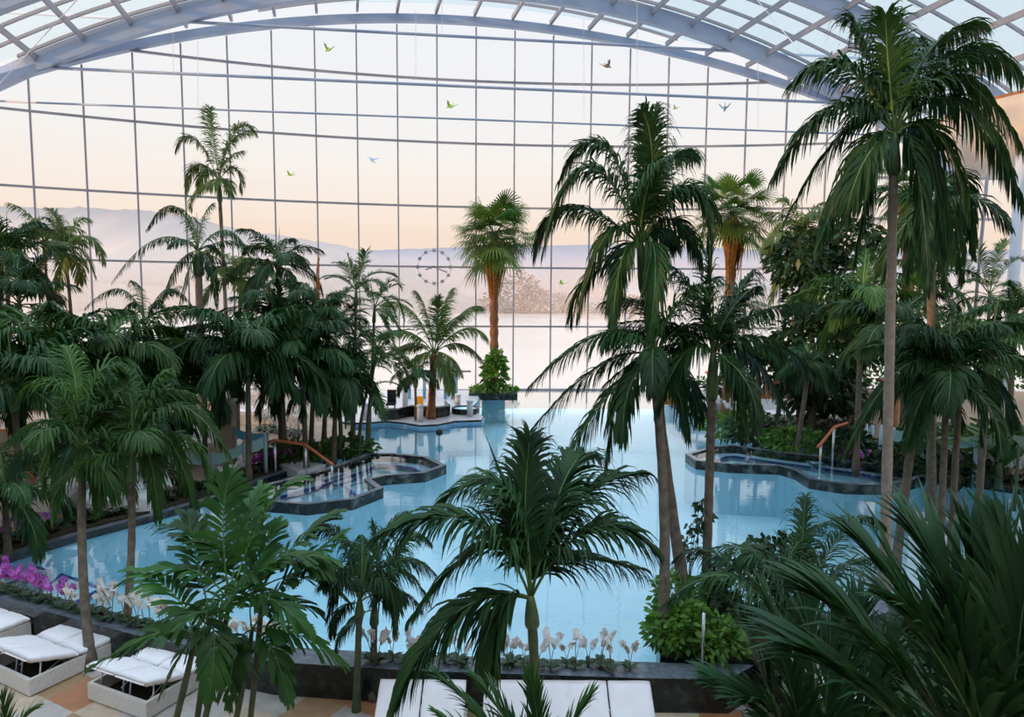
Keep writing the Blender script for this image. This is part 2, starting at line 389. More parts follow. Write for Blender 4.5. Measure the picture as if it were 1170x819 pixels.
# banks
leftb=[axz(u,v,BK) for u,v in ((-200,680),(0,638),(90,611),(180,588),(268,562),(300,548),(360,528),(400,516))]
leftb+=[(-5.4,24.5),(-6.3,26.5),(-7.4,30),(-7.6,36.9),(-27,36),(-27,8)]
mb=MB(); mb.prism(leftb,-.9,.39); mb.prism(leftb,.39,BK,1,1); struct('floor_left_bank',mb,['basin','stone'])
rightb=[axz(u,v,BK) for u,v in ((757,452),(765,461),(800,475),(850,489),(960,521),(1050,544),(1110,551),(1170,560),(1300,578))]
rightb=[(8.2,37.9)]+rightb+[(34,14),(34,37.5)]
mb=MB(); mb.prism(rightb,-.9,.39); mb.prism(rightb,.39,BK,1,1); struct('floor_right_bank',mb,['basin','stone'])
def curb(pl,name,w=.22,h=.02,m=('granite','granite_top'),inn=.0):
    mb=MB(); o=outset(pl,-w)
    mb.quadstrip([[Vector((a[0],a[1],.38)),Vector((a[0],a[1],BK+h)),Vector((b[0],b[1],BK+h)),Vector((b[0],b[1],BK-.1))] for a,b in zip(pl,o)],0)
    mb.m=[1 if k%3==1 else 0 for k in range(len(mb.f))]
    return struct(name,mb,list(m))
curb(outset(leftb[:8],.02),'pool_curb_left'); curb(outset(rightb[1:10],.02),'pool_curb_right')
# planting strips along the banks
def bed(pl,d0,d1,name):
    mb=MB(); a=outset(pl,-d0); b=outset(pl,-d1)
    mb.quadstrip([[Vector((*p,BK+.0)),Vector((*p,BK+.06)),Vector((*q,BK+.06)),Vector((*q,BK))] for p,q in zip(a,b)]); struct(name,mb,'soil')
bed(leftb[:8],.24,1.3,'ground_bed_left'); bed(rightb[1:10],.24,1.3,'ground_bed_right')
# far terrace with wavy edge
terr=[axz(u,v,.62) for u,v in ((395,482),(420,482),(440,480),(462,482),(480,485),(500,484),(520,480),(550,479),(552,475),(535,468),(546,458))]+[(-1.75,36.9),(-7.8,36.6),(-7.0,27.5)]
mb=MB(); mb.prism(terr,-.9,.39,2); mb.prism(terr,.39,.60,0,1); struct('floor_far_terrace',mb,['granite','granite_pale','basin'])
ter_in=offset(terr,-.06); mb=MB(); mb.prism(ter_in,.30,.52); struct('trim_2',mb,'bluedoor')
# water surface
wp=outset(nl,.05)+[(21,13),(21,38.6),(-26.5,38.6),(-26.5,14)]
mb=MB(); mb.v=[(p[0],p[1],WZ) for p in wp]; mb.f=[tuple(range(len(wp)))]; mb.m=[0]; struct('pool_water',mb,'water')
# underwater steps near the left rim
for px,sz in ((((0,640),(62,660),(62,668),(0,655)),.3),):
    pass
def plat(name,pts,z):
    P=[axz(u,v,z) for u,v in pts]; mb=MB(); mb.prism(P,-.9,z); o=struct(name,mb,'step')
    mb=MB(); I=offset(P,.07); mb.ring(P,I,z-.1,z+.012); q=mb.build('edge_tiles','bluetile',o)
plat('pool_step',((-60,640),(36,645),(58,652),(-5,672),(-80,680)),.12)
plat('pool_step_lower',((70,655),(118,672),(85,690),(40,680)),-.05)
plat('pool_ledge',((100,618),(160,602),(172,610),(106,628)),.1)
# ------------------------------------------------------------------ outdoors
lake=MB(); lake.v=[(-900,39.5,-1.6),(900,39.5,-1.6),(900,330,-1.6),(-900,330,-1.6)]; lake.f=[(0,1,2,3)]; lake.m=[0]
m=mat('lake_water',(.41,.36,.32),.22,1.0,(.02,(.43,.38,.34),.4,.6)); struct('lake_water',lake,m)
mb=MB(); mb.box((0,900,-2.6),(4000,1800,.8)); struct('ground',mb,mat('meadow_frost',(.38,.36,.35),.9,.1,(.02,(.44,.42,.41),.4,.6)))
def hazy(name,c_top,c_bot,z0,z1,ns):  # distance haze painted into the base colour, graded by height
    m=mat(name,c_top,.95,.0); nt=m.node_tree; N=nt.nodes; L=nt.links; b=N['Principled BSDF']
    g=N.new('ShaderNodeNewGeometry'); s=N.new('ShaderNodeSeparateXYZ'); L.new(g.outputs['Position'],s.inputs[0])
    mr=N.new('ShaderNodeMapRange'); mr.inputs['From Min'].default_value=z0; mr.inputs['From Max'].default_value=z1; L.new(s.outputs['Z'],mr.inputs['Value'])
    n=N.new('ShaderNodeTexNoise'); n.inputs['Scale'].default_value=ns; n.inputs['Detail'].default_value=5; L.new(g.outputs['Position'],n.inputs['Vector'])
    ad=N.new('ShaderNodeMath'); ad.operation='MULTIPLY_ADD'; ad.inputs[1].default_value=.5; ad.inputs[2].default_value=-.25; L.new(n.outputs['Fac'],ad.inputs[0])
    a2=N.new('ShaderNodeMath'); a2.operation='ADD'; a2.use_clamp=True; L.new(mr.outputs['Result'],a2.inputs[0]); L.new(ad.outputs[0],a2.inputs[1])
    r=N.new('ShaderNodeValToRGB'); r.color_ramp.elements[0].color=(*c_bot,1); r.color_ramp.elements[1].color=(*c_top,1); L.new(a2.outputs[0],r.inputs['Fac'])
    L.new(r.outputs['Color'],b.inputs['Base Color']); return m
def ridge(name,Y,prof,depth,m,rough):
    mb=MB(); rows=[]; r2=random.Random(3)
    us=[]; 
    for (u0,v0),(u1,v1) in zip(prof,prof[1:]):
        k=max(2,int(abs(u1-u0)/7))
        for i in range(k): us.append((u0+(u1-u0)*i/k, v0+(v1-v0)*i/k+r2.uniform(-rough,rough)))
    for u,v in us:
        p=aty(u,v,Y); rows.append([Vector((p.x,Y-depth,-4)),Vector((p.x,Y-depth*.45,-4+(p.z+4)*.55)),p,Vector((p.x,Y+40,-4))])
    mb.quadstrip(rows); return struct(name,mb,m,smooth=True)
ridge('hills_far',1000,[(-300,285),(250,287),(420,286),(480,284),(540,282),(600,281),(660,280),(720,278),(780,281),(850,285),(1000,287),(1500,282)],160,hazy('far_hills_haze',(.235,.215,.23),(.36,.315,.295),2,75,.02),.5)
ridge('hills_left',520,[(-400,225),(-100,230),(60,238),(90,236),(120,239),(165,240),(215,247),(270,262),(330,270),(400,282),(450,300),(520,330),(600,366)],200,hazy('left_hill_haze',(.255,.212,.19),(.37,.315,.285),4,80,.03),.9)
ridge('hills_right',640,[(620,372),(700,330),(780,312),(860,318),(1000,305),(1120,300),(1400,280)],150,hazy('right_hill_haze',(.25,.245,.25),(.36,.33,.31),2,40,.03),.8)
# mist banks: thin soft sheets standing over the lake
def mistmat():
    m=bpy.data.materials.new('mist'); m.use_nodes=True; nt=m.node_tree; N=nt.nodes; L=nt.links; N.remove(N['Principled BSDF'])
    t=N.new('ShaderNodeBsdfTransparent'); d=N.new('ShaderNodeBsdfTranslucent'); d2=N.new('ShaderNodeBsdfDiffuse')
    for q in (d,d2): q.inputs['Color'].default_value=(.43,.385,.355,1)
    ad=N.new('ShaderNodeMixShader'); ad.inputs[0].default_value=.5; L.new(d.outputs[0],ad.inputs[1]); L.new(d2.outputs[0],ad.inputs[2])
    mi=N.new('ShaderNodeMixShader'); L.new(t.outputs[0],mi.inputs[1]); L.new(ad.outputs[0],mi.inputs[2]); L.new(mi.outputs[0],N['Material Output'].inputs['Surface'])
    g=N.new('ShaderNodeNewGeometry'); s=N.new('ShaderNodeSeparateXYZ'); L.new(g.outputs['Position'],s.inputs[0])
    mr=N.new('ShaderNodeMapRange'); mr.interpolation_type='SMOOTHSTEP'; mr.inputs['From Min'].default_value=26; mr.inputs['From Max'].default_value=-2; L.new(s.outputs['Z'],mr.inputs['Value'])
    n=N.new('ShaderNodeTexNoise'); n.inputs['Scale'].default_value=.022; n.inputs['Detail'].default_value=4; L.new(g.outputs['Position'],n.inputs['Vector'])
    r=N.new('ShaderNodeMapRange'); r.inputs['From Min'].default_value=.3; r.inputs['From Max'].default_value=.7; L.new(n.outputs['Fac'],r.inputs['Value'])
    mu=N.new('ShaderNodeMath'); mu.operation='MULTIPLY'; L.new(mr.outputs[0],mu.inputs[0]); L.new(r.outputs[0],mu.inputs[1])
    m2=N.new('ShaderNodeMath'); m2.operation='MULTIPLY'; m2.inputs[1].default_value=.75; L.new(mu.outputs[0],m2.inputs[0]); L.new(m2.outputs[0],mi.inputs['Fac']); return m
MM=mistmat()
mb=MB()
for Y in (250,300,360):
    W=Y*1.3; mb.quadstrip([[Vector((-W+2*W*i/12,Y+20*math.sin(i*1.7+Y),-2)),Vector((-W+2*W*i/12,Y+20*math.sin(i*1.7+Y),30))] for i in range(13)])
o=mb.build('mist',MM); tag(o,'pale morning mist drifting over the lake','mist',kind='stuff')
# ------------------------------------------------------------------ palms
ZUP=Vector((0,0,1))
def bez(P0,P1,P2,n):
    return [P0*(1-t)**2+P1*(2*t*(1-t))+P2*t*t for t in (i/n for i in range(n+1))]
def arcpath(L,e0,e1,p,n):
    out=[Vector((0,0,0))]
    for i in range(n):
        e=e0+(e1-e0)*((i+.5)/n)**p
        out.append(out[-1]+Vector((math.cos(e),0,math.sin(e)))*(L/n))
    return out
def frond(mb,path,S,ll,lw,npair,rr,bare=.16,V=R(18),aw=(R(62),R(22)),droop=.5,segs=3,roll=0,jit=.12,gap=0,seed=0,blunt=False,prof=None,fold=False,vj=None):
    """pinnate frond along path; S is the sideways direction. materials: 0 leaf, 1 rachis"""
    r=random.Random(seed); n=len(path)-1
    mb.tube(path,[rr*(1-.82*i/n) for i in range(n+1)],5,1)
    for k in range(npair):
        t=bare+(1-bare)*(k+.5)/npair
        if gap and r.random()<gap: continue
        x=min(t*n,n-1e-4); i=int(x); P=path[i].lerp(path[i+1],x-i)
        T=(path[min(i+1,n)]-path[i]).normalized()
        S0=(S-T*S.dot(T)).normalized(); N0=S0.cross(T)
        if N0.z<0 and abs(T.z)<.98 and roll==0: N0=-N0
        if roll:
            S1=S0*math.cos(roll)+N0*math.sin(roll); N0=N0*math.cos(roll)-S0*math.sin(roll); S0=S1
        u=(t-bare)/(1-bare); a=aw[0]+(aw[1]-aw[0])*u
        l=ll*(prof(u) if prof else (.55+.45*math.sin(math.pi*min(1,u*1.25+.1)) if u<.55 else 1-.62*((u-.55)/.45)**1.6))
        for sg in (1,-1):
            aa=a+r.uniform(-jit,jit); v=V+(r.uniform(-vj,vj) if vj else r.uniform(-jit,jit)*1.5); le=l*r.uniform(.74,1.14)
            d=T*math.cos(aa)+(S0*(sg*math.cos(v))+N0*math.sin(v))*math.sin(aa)
            W=(T-d*T.dot(d))
            if W.length<.05: W=N0.cross(d)
            W.normalize()
            W=(W+N0.cross(d)*r.uniform(-.25,.25)).normalized()
            p=P.copy(); pts=[p.copy()]; ds=d.copy(); dr=droop*r.uniform(.7,1.35)
            for s in range(segs):
                ds=(ds+Vector((0,0,-dr/segs*(s+.6)*1.1))).normalized(); p=p+ds*(le/segs); pts.append(p.copy())
            if blunt: wf=[.35]+[.9+.25*(s+1)/segs for s in range(segs)]; wf[-1]=1.0
            else: wf=[.55]+[1.0 if s<segs-1 else .06 for s in range(segs)]
            if segs>=4 and not blunt: wf[-2]=.7
            w=lw*r.uniform(.85,1.12)
            if fold:
                Nn=N0 if N0.dot(Vector((0,0,1)))>0 else -N0
                rows=[[q-W*(w*f)+Nn*(w*f*.35),q,q+W*(w*f)+Nn*(w*f*.35)] for q,f in zip(pts,wf)]; mb.quadstrip(rows,0)
            else: mb.strip(pts,[W*(w*f) for f in wf],0)
            if blunt: # ragged fish-tail end
                q=pts[-1]; e=ds; b=len(mb.v)
                mb.v+= [tuple(q-W*w),tuple(q-W*w*.3),tuple(q+W*w*.25),tuple(q+W*w),tuple(q-W*w*.7+e*w*.9),tuple(q-W*w*.05+e*w*.5),tuple(q+W*w*.8+e*w*1.3)]
                mb.f+= [(b,b+1,b+4),(b+1,b+2,b+5),(b+2,b+3,b+6)]; mb.m+=[0,0,0]
SP=dict(
 adonidia=dict(ll=.38,lw=.0115,np=56,vj=.4,aw=(R(52),R(16)),rr=.014,bare=.14,V=R(18),droop=1.0,leaf='leaf'),
 adonidia_hi=dict(ll=.40,lw=.0105,np=74,aw=(R(50),R(16)),rr=.013,bare=.14,V=R(16),vj=.42,droop=1.05,segs=4,leaf='leaf'),
 areca=dict(ll=.28,lw=.0085,np=42,rr=.010,bare=.2,V=R(25),droop=.35,leaf='leaf_mid'),
 kentia=dict(ll=.27,lw=.010,np=34,rr=.011,bare=.14,V=R(0),droop=1.3,leaf='leaf'),
 coco=dict(ll=.42,lw=.009,np=66,aw=(R(55),R(18)),rr=.014,bare=.18,V=R(-4),droop=.8,leaf='leaf_yellow'),
 sunny=dict(ll=.42,lw=.0125,np=52,vj=.3,rr=.012,bare=.14,V=R(18),droop=.95,leaf='leaf_yellow'),
 broad=dict(ll=.37,lw=.031,np=12,vj=.3,rr=.012,bare=.2,V=R(12),droop=.35,aw=(R(62),R(14)),blunt=True,leaf='leaf_bright'),
 hero=dict(ll=.54,lw=.0145,np=60,rr=.014,bare=.16,V=R(24),vj=.35,aw=(R(46),R(14)),droop=.7,segs=5,leaf='leaf'),
 near=dict(ll=.60,lw=.015,np=46,rr=.013,bare=.1,V=R(25),vj=.4,droop=.22,aw=(R(30),R(8)),segs=5,leaf='leaf_near'),
)
def fkw(sp):
    return {k:sp[k] for k in ('bare','V','droop','segs','aw','blunt','prof','fold','vj') if k in sp}
CACHE={}
SHAPES=[(78,20,1.2),(70,-5,1.2),(58,-30,1.2),(45,-45,1.1),(30,-65,1.0),(15,-75,.9),(0,-82,.8)]
def fmesh(kind,k):
    """shared frond mesh of unit length, number k from erect to hanging"""
    if (kind,k) in CACHE: return CACHE[(kind,k)]
    sp=SP[kind]; e0,e1,p=SHAPES[k]; mb=MB()
    frond(mb,arcpath(1,R(e0),R(e1),p,12),Vector((0,1,0)),sp['ll']*1.0,sp['lw'],sp['np'],sp['rr'],seed=k*7+len(kind),**fkw(sp))
    o=mb.build('frond',[sp['leaf'],'rachis'],smooth=True); me=o.data; bpy.data.objects.remove(o); CACHE[(kind,k)]=me; return me
def trunk(root,base,top,rad,mt,bow=0,green=0,flare=1.35):
    d=top-base; side=Vector((d.y,-d.x,0)); side=side.normalized() if side.length>1e-3 else Vector((1,0,0))
    P=bez(Vector((0,0,0)),d*.5+Vector((bow,0,0)),d,14)
    mb=MB(); rr=[rad*(flare-(flare-1)*min(1,i/3))*(1-.22*i/14)*(1+(.05 if i%2 else -.03)) for i in range(15)]
    mb.tube(P,rr,10); o=mb.build('trunk',mt,root,smooth=True)
    return d
def palm(label,kind,crown,base,fr=None,n=13,L=1.8,rad=.07,trunk_m='trunk',shaft=.55,seed=0,bow=0,group=None,name='feather_palm',lo=0,hi=6,spear=True,cat='palm',extra=None,leaf=None):
    """crown and base are world points; fr: list of explicit fronds given as (mid point, tip point) in world space"""
    r=random.Random(seed*13+5); root=empty(name,base,label,cat,group)
    d=crown-base; ts=d-d.normalized()*shaft
    trunk(root,base,base+ts,rad,trunk_m,bow)
    if shaft>.05:
        mb=MB(); q=[ts-d.normalized()*.02+(d-ts)*t for t in (0,.12,.35,.7,1)]
        mb.tube(q,[rad*1.02,rad*1.22,rad*1.15,rad*.85,rad*.55],10); mb.build('crownshaft','shaft',root,smooth=True)
    sp=SP[kind]
    if fr:
        for i,(m,t) in enumerate(fr):
            m=m-base; t=t-base; c=m*2-(d+t)*.5
            path=bez(d-d.normalized()*.06,c,t,16); Lf=sum((b-a).length for a,b in zip(path,path[1:]))
            hz=Vector((t.x-d.x,t.y-d.y,0)); hz=hz.normalized() if hz.length>.05 else Vector((1,0,0))
            mb=MB(); frond(mb,path,Vector((-hz.y,hz.x,0)),sp['ll']*L,sp['lw']*L,int(sp['np']*max(.6,min(1.5,Lf/L))),sp['rr']*L,seed=seed*31+i,**fkw(sp))
            mb.build('frond',[leaf or sp['leaf'],'rachis'],root,smooth=True)
    for i in range(n):
        k=lo+(hi-lo)*i/max(1,n-1); k=int(max(0,min(6,round(k+r.uniform(-.6,.6)))))
        o=bpy.data.objects.new('frond',fmesh(kind,k)); COL.objects.link(o); o.parent=root
        o.location=d-d.normalized()*(.02+.10*i/max(n,1)); s=L*r.uniform(.85,1.12); o.scale=(s,s,s)
        o.rotation_euler=(r.uniform(-.15,.15),0,i*2.39996+seed+r.uniform(-.25,.25))
    if spear:
        mb=MB(); t=Vector((r.uniform(-.15,.15),r.uniform(-.1,.1),.9*L*.75)); mb.tube([d,d+t*.5,d+t],[.018,.02,.004],6); mb.build('spear_leaf','rachis',root)
    return root
def PX(u,v,Y): return aty(u,v,Y)
def fr2(Y,lst):
    """fronds traced as (mid u,v),(tip u,v),depth offset of the tip"""
    return [(PX(m[0],m[1],Y+dy*.5),PX(t[0],t[1],Y+dy)) for m,t,dy in lst]
def ground(u,Y,z=BK): p=aty(u,400,Y); return Vector((p.x,Y,z))
# ---- fan palms
def fan_leaf(mb,base,dirv,pet,rad,r,m=0,hang=0):
    side=dirv.cross(ZUP); side=side.normalized() if side.length>.05 else Vector((1,0,0)); nrm=side.cross(dirv)
    tip=base+dirv*pet+Vector((0,0,-hang*.3*pet)); mb.tube([base,base+dirv*(pet*.5),tip],[.022,.018,.014],5,1)
    n=26
    for i in range(n):
        a=R(-118)+R(236)*i/(n-1); d=dirv*math.cos(a)+side*math.sin(a)+nrm*(.12*math.cos(a*3)); d.normalize()
        W=d.cross(nrm).normalized(); l=rad*(1-.25*abs(a)/R(118))*r.uniform(.9,1.08)
        p1=tip+d*l*.42; p2=tip+d*l*.85+Vector((0,0,-.12*l-hang*.2*l)); p3=tip+d*l+Vector((0,0,-.3*l-hang*.3*l))
        w=l*.42*R(236)/(n-1)*.56
        mb.strip([tip,p1,p2,p3],[W*.004,W*w,W*w*.6,W*.002],m)
def fan_palm(label,crown,base,L,rad,seed,skirt=.9,n=30,leafm='leaf_yellow',tm='trunk_orange'):
    r=random.Random(seed); root=empty('fan_palm',base,label,'palm'); d=crown-base
    P=bez(Vector((0,0,0)),d*.5+Vector((.1*r.uniform(-1,1),0,0)),d-Vector((0,0,.14*L)),24); mb=MB()
    mb.tube(P,[rad*(1.25-.25*min(1,i/3))*(1.14 if i%2 else .92) for i in range(25)],12); mb.build('trunk',tm,root,smooth=False)
    for i in range(n):
        z=1-1.75*(i+.5)/n; az=i*2.39996+seed; e=math.asin(max(-1,min(1,z*.92)))
        dv=Vector((math.cos(az)*math.cos(e),math.sin(az)*math.cos(e),math.sin(e)))
        mb=MB(); fan_leaf(mb,Vector((0,0,-.10*L)),dv,L*r.uniform(.24,.68),L*.42*r.uniform(.85,1.15),r,hang=.35-.4*z)
        o=mb.build('fan_leaf',[leafm if r.random()<.72 else 'leaf_mid','rachis'],root,d,True)
    # hanging skirt of old leaves
    mb=MB()
    for i in range(70):
        az=r.uniform(0,6.28); z0=-.16*L-r.uniform(0,.3)*skirt*.5; q=Vector((math.cos(az),math.sin(az),0))
        l=skirt*r.uniform(.5,1.1); a=d+Vector((0,0,z0))+q*rad*.8; b=a+q*(L*.15*r.uniform(.4,1.1))+Vector((0,0,-l*.45)); c=a+q*(L*.05*r.uniform(.3,1))+Vector((0,0,-l))
        W=q.cross(ZUP)*.045*L; mb.strip([a,b,c],[W*.6,W,W*.2])
    mb.build('dead_leaf_skirt','dead',root)
    return root
# ---- leafy masses
def leaf_cloud(mb,c,rx,ry,rz,n,ls,r,shell=.55,m=0,up=.3):
    for _ in range(n):
        v=Vector((r.gauss(0,1),r.gauss(0,1),r.gauss(0,1))).normalized()*(shell+(1-shell)*r.random())
        p=c+Vector((v.x*rx,v.y*ry,v.z*rz)); d=Vector((v.x+r.uniform(-.7,.7),v.y+r.uniform(-.7,.7),v.z*.6+up+r.uniform(-.7,.4))).normalized()
        W=d.cross(Vector((r.uniform(-1,1),r.uniform(-1,1),r.uniform(.2,1)))).normalized(); l=ls*r.uniform(.7,1.3)
        mb.strip([p,p+d*l*.5+Vector((0,0,-.04*l)),p+d*l+Vector((0,0,-.25*l))],[W*l*.05,W*l*.27,W*l*.02],m)
def bushy(name,label,cat,base,blobs,ls,mt,stem_m='trunk',stem=None,seed=0,group=None,up=.3):
    r=random.Random(seed); root=empty(name,base,label,cat,group); mb=MB()
    for (c,rx,ry,rz,n) in blobs: leaf_cloud(mb,Vector(c),rx,ry,rz,n,ls,r,up=up)
    mb.build('foliage',mt,root,smooth=True)
    if stem:
        mb=MB()
        for (a,b,ra,rb) in stem: mb.tube([a,(Vector(a)+Vector(b))*.5+Vector((.03,0,0)),b],[ra,(ra+rb)/2,rb],7)
        mb.build('stem',stem_m,root,smooth=True)
    return root
# ================================================================== PLANT PLACEMENT
# ---- fan palms
p=PX(564,452,35.6); isl=Vector((p.x,35.6,WZ))
mb=MB(); mb.prism([(isl.x-1.25,isl.y-.9),(isl.x+1.25,isl.y-.9),(isl.x+1.25,isl.y+.9),(isl.x-1.25,isl.y+.9)],.38,.72); mb.prism([(isl.x-.6,isl.y-.4),(isl.x+.6,isl.y-.4),(isl.x+.6,isl.y+.4),(isl.x-.6,isl.y+.4)],-.9,.38,1); tag(mb.build('island_planter',['granite','basin']),'square dark granite planter standing in the water at the far end of the pool','planter')
fan_palm('tall fan palm with shaggy orange trunk on the square island planter in the pool',PX(565,262,35.6),Vector((isl.x+.05,isl.y,.70)),2.75,.21,3,skirt=2.7,n=54)
bushy('climbing_plant','bright green leafy climber around the foot of the fan palm on the island planter','plant',Vector((isl.x+.05,isl.y-.1,.72)),[((0,-.1,1.0),.55,.5,1.0,420),((.1,-.1,1.7),.38,.35,.5,150)],.34,'shrub',stem=[((0,-.3,0),(0,-.3,1.5),.03,.02)],seed=2)
bushy('ground_cover','low green ground cover spilling over the square island planter','plant',Vector((isl.x,isl.y,.72)),[((0,0,.12),1.25,.95,.28,700)],.2,'shrub',seed=4)
fan_palm('fan palm with ragged brown trunk behind and right of the tall central feather palms',PX(838,238,29),ground(833,29),2.2,.2,8,skirt=2.2,n=46)
fan_palm('fan palm with dead orange fronds half hidden behind the tallest palm at right',PX(1040,210,25),ground(1040,25),1.7,.2,12,skirt=1.9,n=26,leafm='leaf_mid')
# ---- tall slim palms at left
palm('very tall thin palm standing above all the others at left','sunny',PX(250,205,29),ground(262,29),fr=fr2(29,[((222,158),(202,172),-.3),((226,188),(213,222),.3),((243,150),(240,124),.2),((270,148),(292,152),0),((262,165),(288,150),.6),((268,192),(277,219),0),((248,205),(240,215),-.8),((258,205),(263,222),-.6),((236,195),(228,220),.7)]),n=2,L=1.75,rad=.09,shaft=.9,seed=1,spear=False)
palm('stout palm with long drooping left frond and thick pale trunk at left','kentia',PX(226,285,24),ground(229,24),fr=fr2(24,[((180,272),(128,322),-.5),((200,235),(168,262),.5),((215,245),(195,238),0),((232,250),(243,232),.4),((258,262),(285,292),-.3),((270,275),(300,300),.6),((250,285),(268,335),.2),((205,300),(185,345),.4),((215,310),(200,370),-.6),((240,300),(248,350),-.7)]),n=3,L=1.9,rad=.15,trunk_m='trunk_pale',shaft=.9,seed=2)
palm('small slim palm with orange stem near the left edge, its crown clear against the mist','sunny',PX(75,285,23),ground(82,23),fr=fr2(23,[((55,262),(30,275),.3),((66,255),(58,240),0),((85,258),(98,250),.3),((100,270),(118,300),-.2),((92,285),(108,315),.3),((60,282),(45,312),-.2),((72,300),(66,330),-.5)]),n=3,L=1.5,rad=.065,shaft=.6,seed=3,bow=.15)
palm('slim palm directly behind the small orange-stemmed palm near the left edge','sunny',PX(50,275,24.5),ground(60,24.5),n=10,L=1.6,rad=.06,shaft=.6,seed=4,lo=1,hi=5)
palm('dense feather palm cut by the left edge at upper left','adonidia',PX(8,290,21),ground(5,21),n=13,L=1.9,rad=.08,seed=5)
palm('feather palm at the left edge below the upper dense crown','adonidia',PX(22,345,19),ground(18,19),n=12,L=1.7,rad=.08,seed=6)
palm('weeping palm with thin ragged hanging leaflets between the pale thick trunk and left edge','kentia',PX(166,372,22),ground(171,22),fr=fr2(22,[((140,330),(97,352),-.3),((150,345),(120,395),.3),((190,330),(222,352),.2),((182,345),(205,395),-.3),((160,335),(150,320),.5),((170,390),(170,430),-.5)]),n=3,L=1.6,rad=.06,shaft=.3,seed=7)
palm('palm with dark arching crown right of the thick pale trunk at left','adonidia',PX(318,300,23),ground(322,23),n=13,L=1.7,rad=.085,seed=8,lo=1)
palm('palm with brown-tinged crown just behind the thick pale trunk at left','sunny',PX(275,315,25),ground(268,25),n=11,L=1.7,rad=.08,seed=9,lo=1)
palm('palm with orange dead frond standing upright in its crown at centre left','adonidia',PX(362,352,21),ground(352,21),n=12,L=1.5,rad=.075,seed=10,lo=1)
mb=MB(); frond(mb,bez(Vector((0,0,0)),Vector((-.05,0,.6)),Vector((.06,0,1.5)),10),Vector((0,1,0)),.3,.03,18,.02,droop=.2)
DEADF=(mb,)
o=mb.build('dead_frond',['dead','dead'],bpy.data.objects[-1] if False else None); o.parent=[q for q in COL.objects if q.get('label','').startswith('palm with orange dead frond')][0]; o.location=PX(362,350,21)-o.parent.location; o['label']='dry orange upright frond'
palm('erect palm with stiff upright fronds left of the coconut palm','areca',PX(407,330,22.5),ground(402,22.5),fr=fr2(22.5,[((402,310),(397,292),0),((412,308),(420,300),.2),((390,318),(375,318),.2),((425,320),(440,330),0),((415,300),(418,288),-.3)]),n=7,L=1.5,rad=.06,seed=11,lo=1,hi=5)
palm('palm leaning over the pool side left of the coconut palm, crown drooping right','areca',PX(428,350,23.5),ground(420,23.5),fr=fr2(23.5,[((445,322),(458,330),0),((450,340),(462,372),.3),((440,370),(452,400),-.2)]),n=9,L=1.4,rad=.055,seed=12,lo=1,hi=6)
# coconut palm and its small neighbour on the far terrace
palm('coconut palm with wide yellow-green fronds at the edge of the far terrace','coco',PX(496,402,28),Vector((PX(492,400,28).x,28,.62)),fr=fr2(28,[((470,355),(440,345),.6),((488,360),(478,335),0),((505,360),(515,332),.3),((525,360),(548,350),.6),((530,375),(556,385),-.4),((525,392),(552,412),.3),((465,378),(430,385),-.5),((462,395),(425,415),.2),((480,405),(448,430),-.8),((510,405),(525,425),-.9),((500,370),(500,340),-1)]),n=3,L=2.15,rad=.17,trunk_m='trunk_orange',shaft=.05,seed=13,name='coconut_palm',spear=False)
palm('small dark palm just left of the coconut palm trunk on the far terrace','adonidia',PX(474,425,27.6),Vector((PX(475,400,27.6).x,27.6,.62)),n=12,L=1.25,rad=.06,seed=14,lo=1)
# dense left middle bank
for i,(u,v,Y,L,k,lb) in enumerate([
 (283,405,18.5,2.1,'adonidia','large dark palm with full drooping crown above the blue cloth bridge'),
 (235,415,20.5,1.8,'adonidia','dark palm in the left grove behind the left end of the cloth bridge'),
 (345,412,19.5,1.9,'adonidia','dark palm with hanging fronds left of the bamboo-like clump'),
 (385,430,20.5,1.7,'adonidia','dark palm whose fronds hang over the round pool bays at left'),
 (318,375,21.5,1.8,'adonidia','palm in the middle of the left grove, its crown above the dark mass'),
 (200,425,18,1.6,'adonidia','low dark palm in the left grove beside the pale thick trunk'),
 (375,372,23,1.6,'areca','pale green palm at the back of the left grove near the glass'),
 (130,410,16.5,2.0,'leafmid','dark palm with level arching fronds in the left grove, second row from the pool'),
 (60,410,16,1.9,'leafmid','palm with bright green young fronds near the left edge, above the twin front palms'),
 (15,440,14.5,1.9,'adonidia','dark palm crown cut by the left edge at mid height'),
 (165,470,16.5,1.4,'adonidia','small dark palm between the twin front palms and the cloth bridge'),
]):
    if k=='leafmid':
        if 'leafmid' not in SP: SP['leafmid']=dict(SP['adonidia'],leaf='leaf_mid')
    palm(lb,k,PX(u,v,Y),ground(u+rnd.uniform(-8,8),Y),n=19,leaf=None if i%2 else 'leaf_mid',L=L*1.12,rad=.08,trunk_m='trunk',seed=20+i,lo=.5)
palm('low dark palm with spreading fronds at the left edge beside the purple orchids','adonidia',PX(5,560,13),ground(-5,13),n=13,L=1.35,rad=.07,shaft=.2,seed=40,lo=1)
# areca clump
root=empty('areca_clump',ground(402,21.5),'clump of slender green bamboo-like palm stems on the point of the left bank','palm')
r=random.Random(5)
for i in range(9):
    b=Vector((r.uniform(-.45,.45),r.uniform(-.4,.4),0)); t=b+Vector((r.uniform(-.5,.9),r.uniform(-.5,.5),r.uniform(2.2,3.6)))
    mb=MB(); mb.tube(bez(b,b+Vector((0,0,1.4)),t,8),[.045]*5+[.04,.035,.03,.025],7); mb.build('stem','trunk_green',root,smooth=True)
    for k in range(6):
        o=bpy.data.objects.new('frond',fmesh('areca',min(6,1+k//1))); COL.objects.link(o); o.parent=root; o.location=t; s=r.uniform(1.1,1.5); o.scale=(s,s,s); o.rotation_euler=(0,0,k*2.4+i)
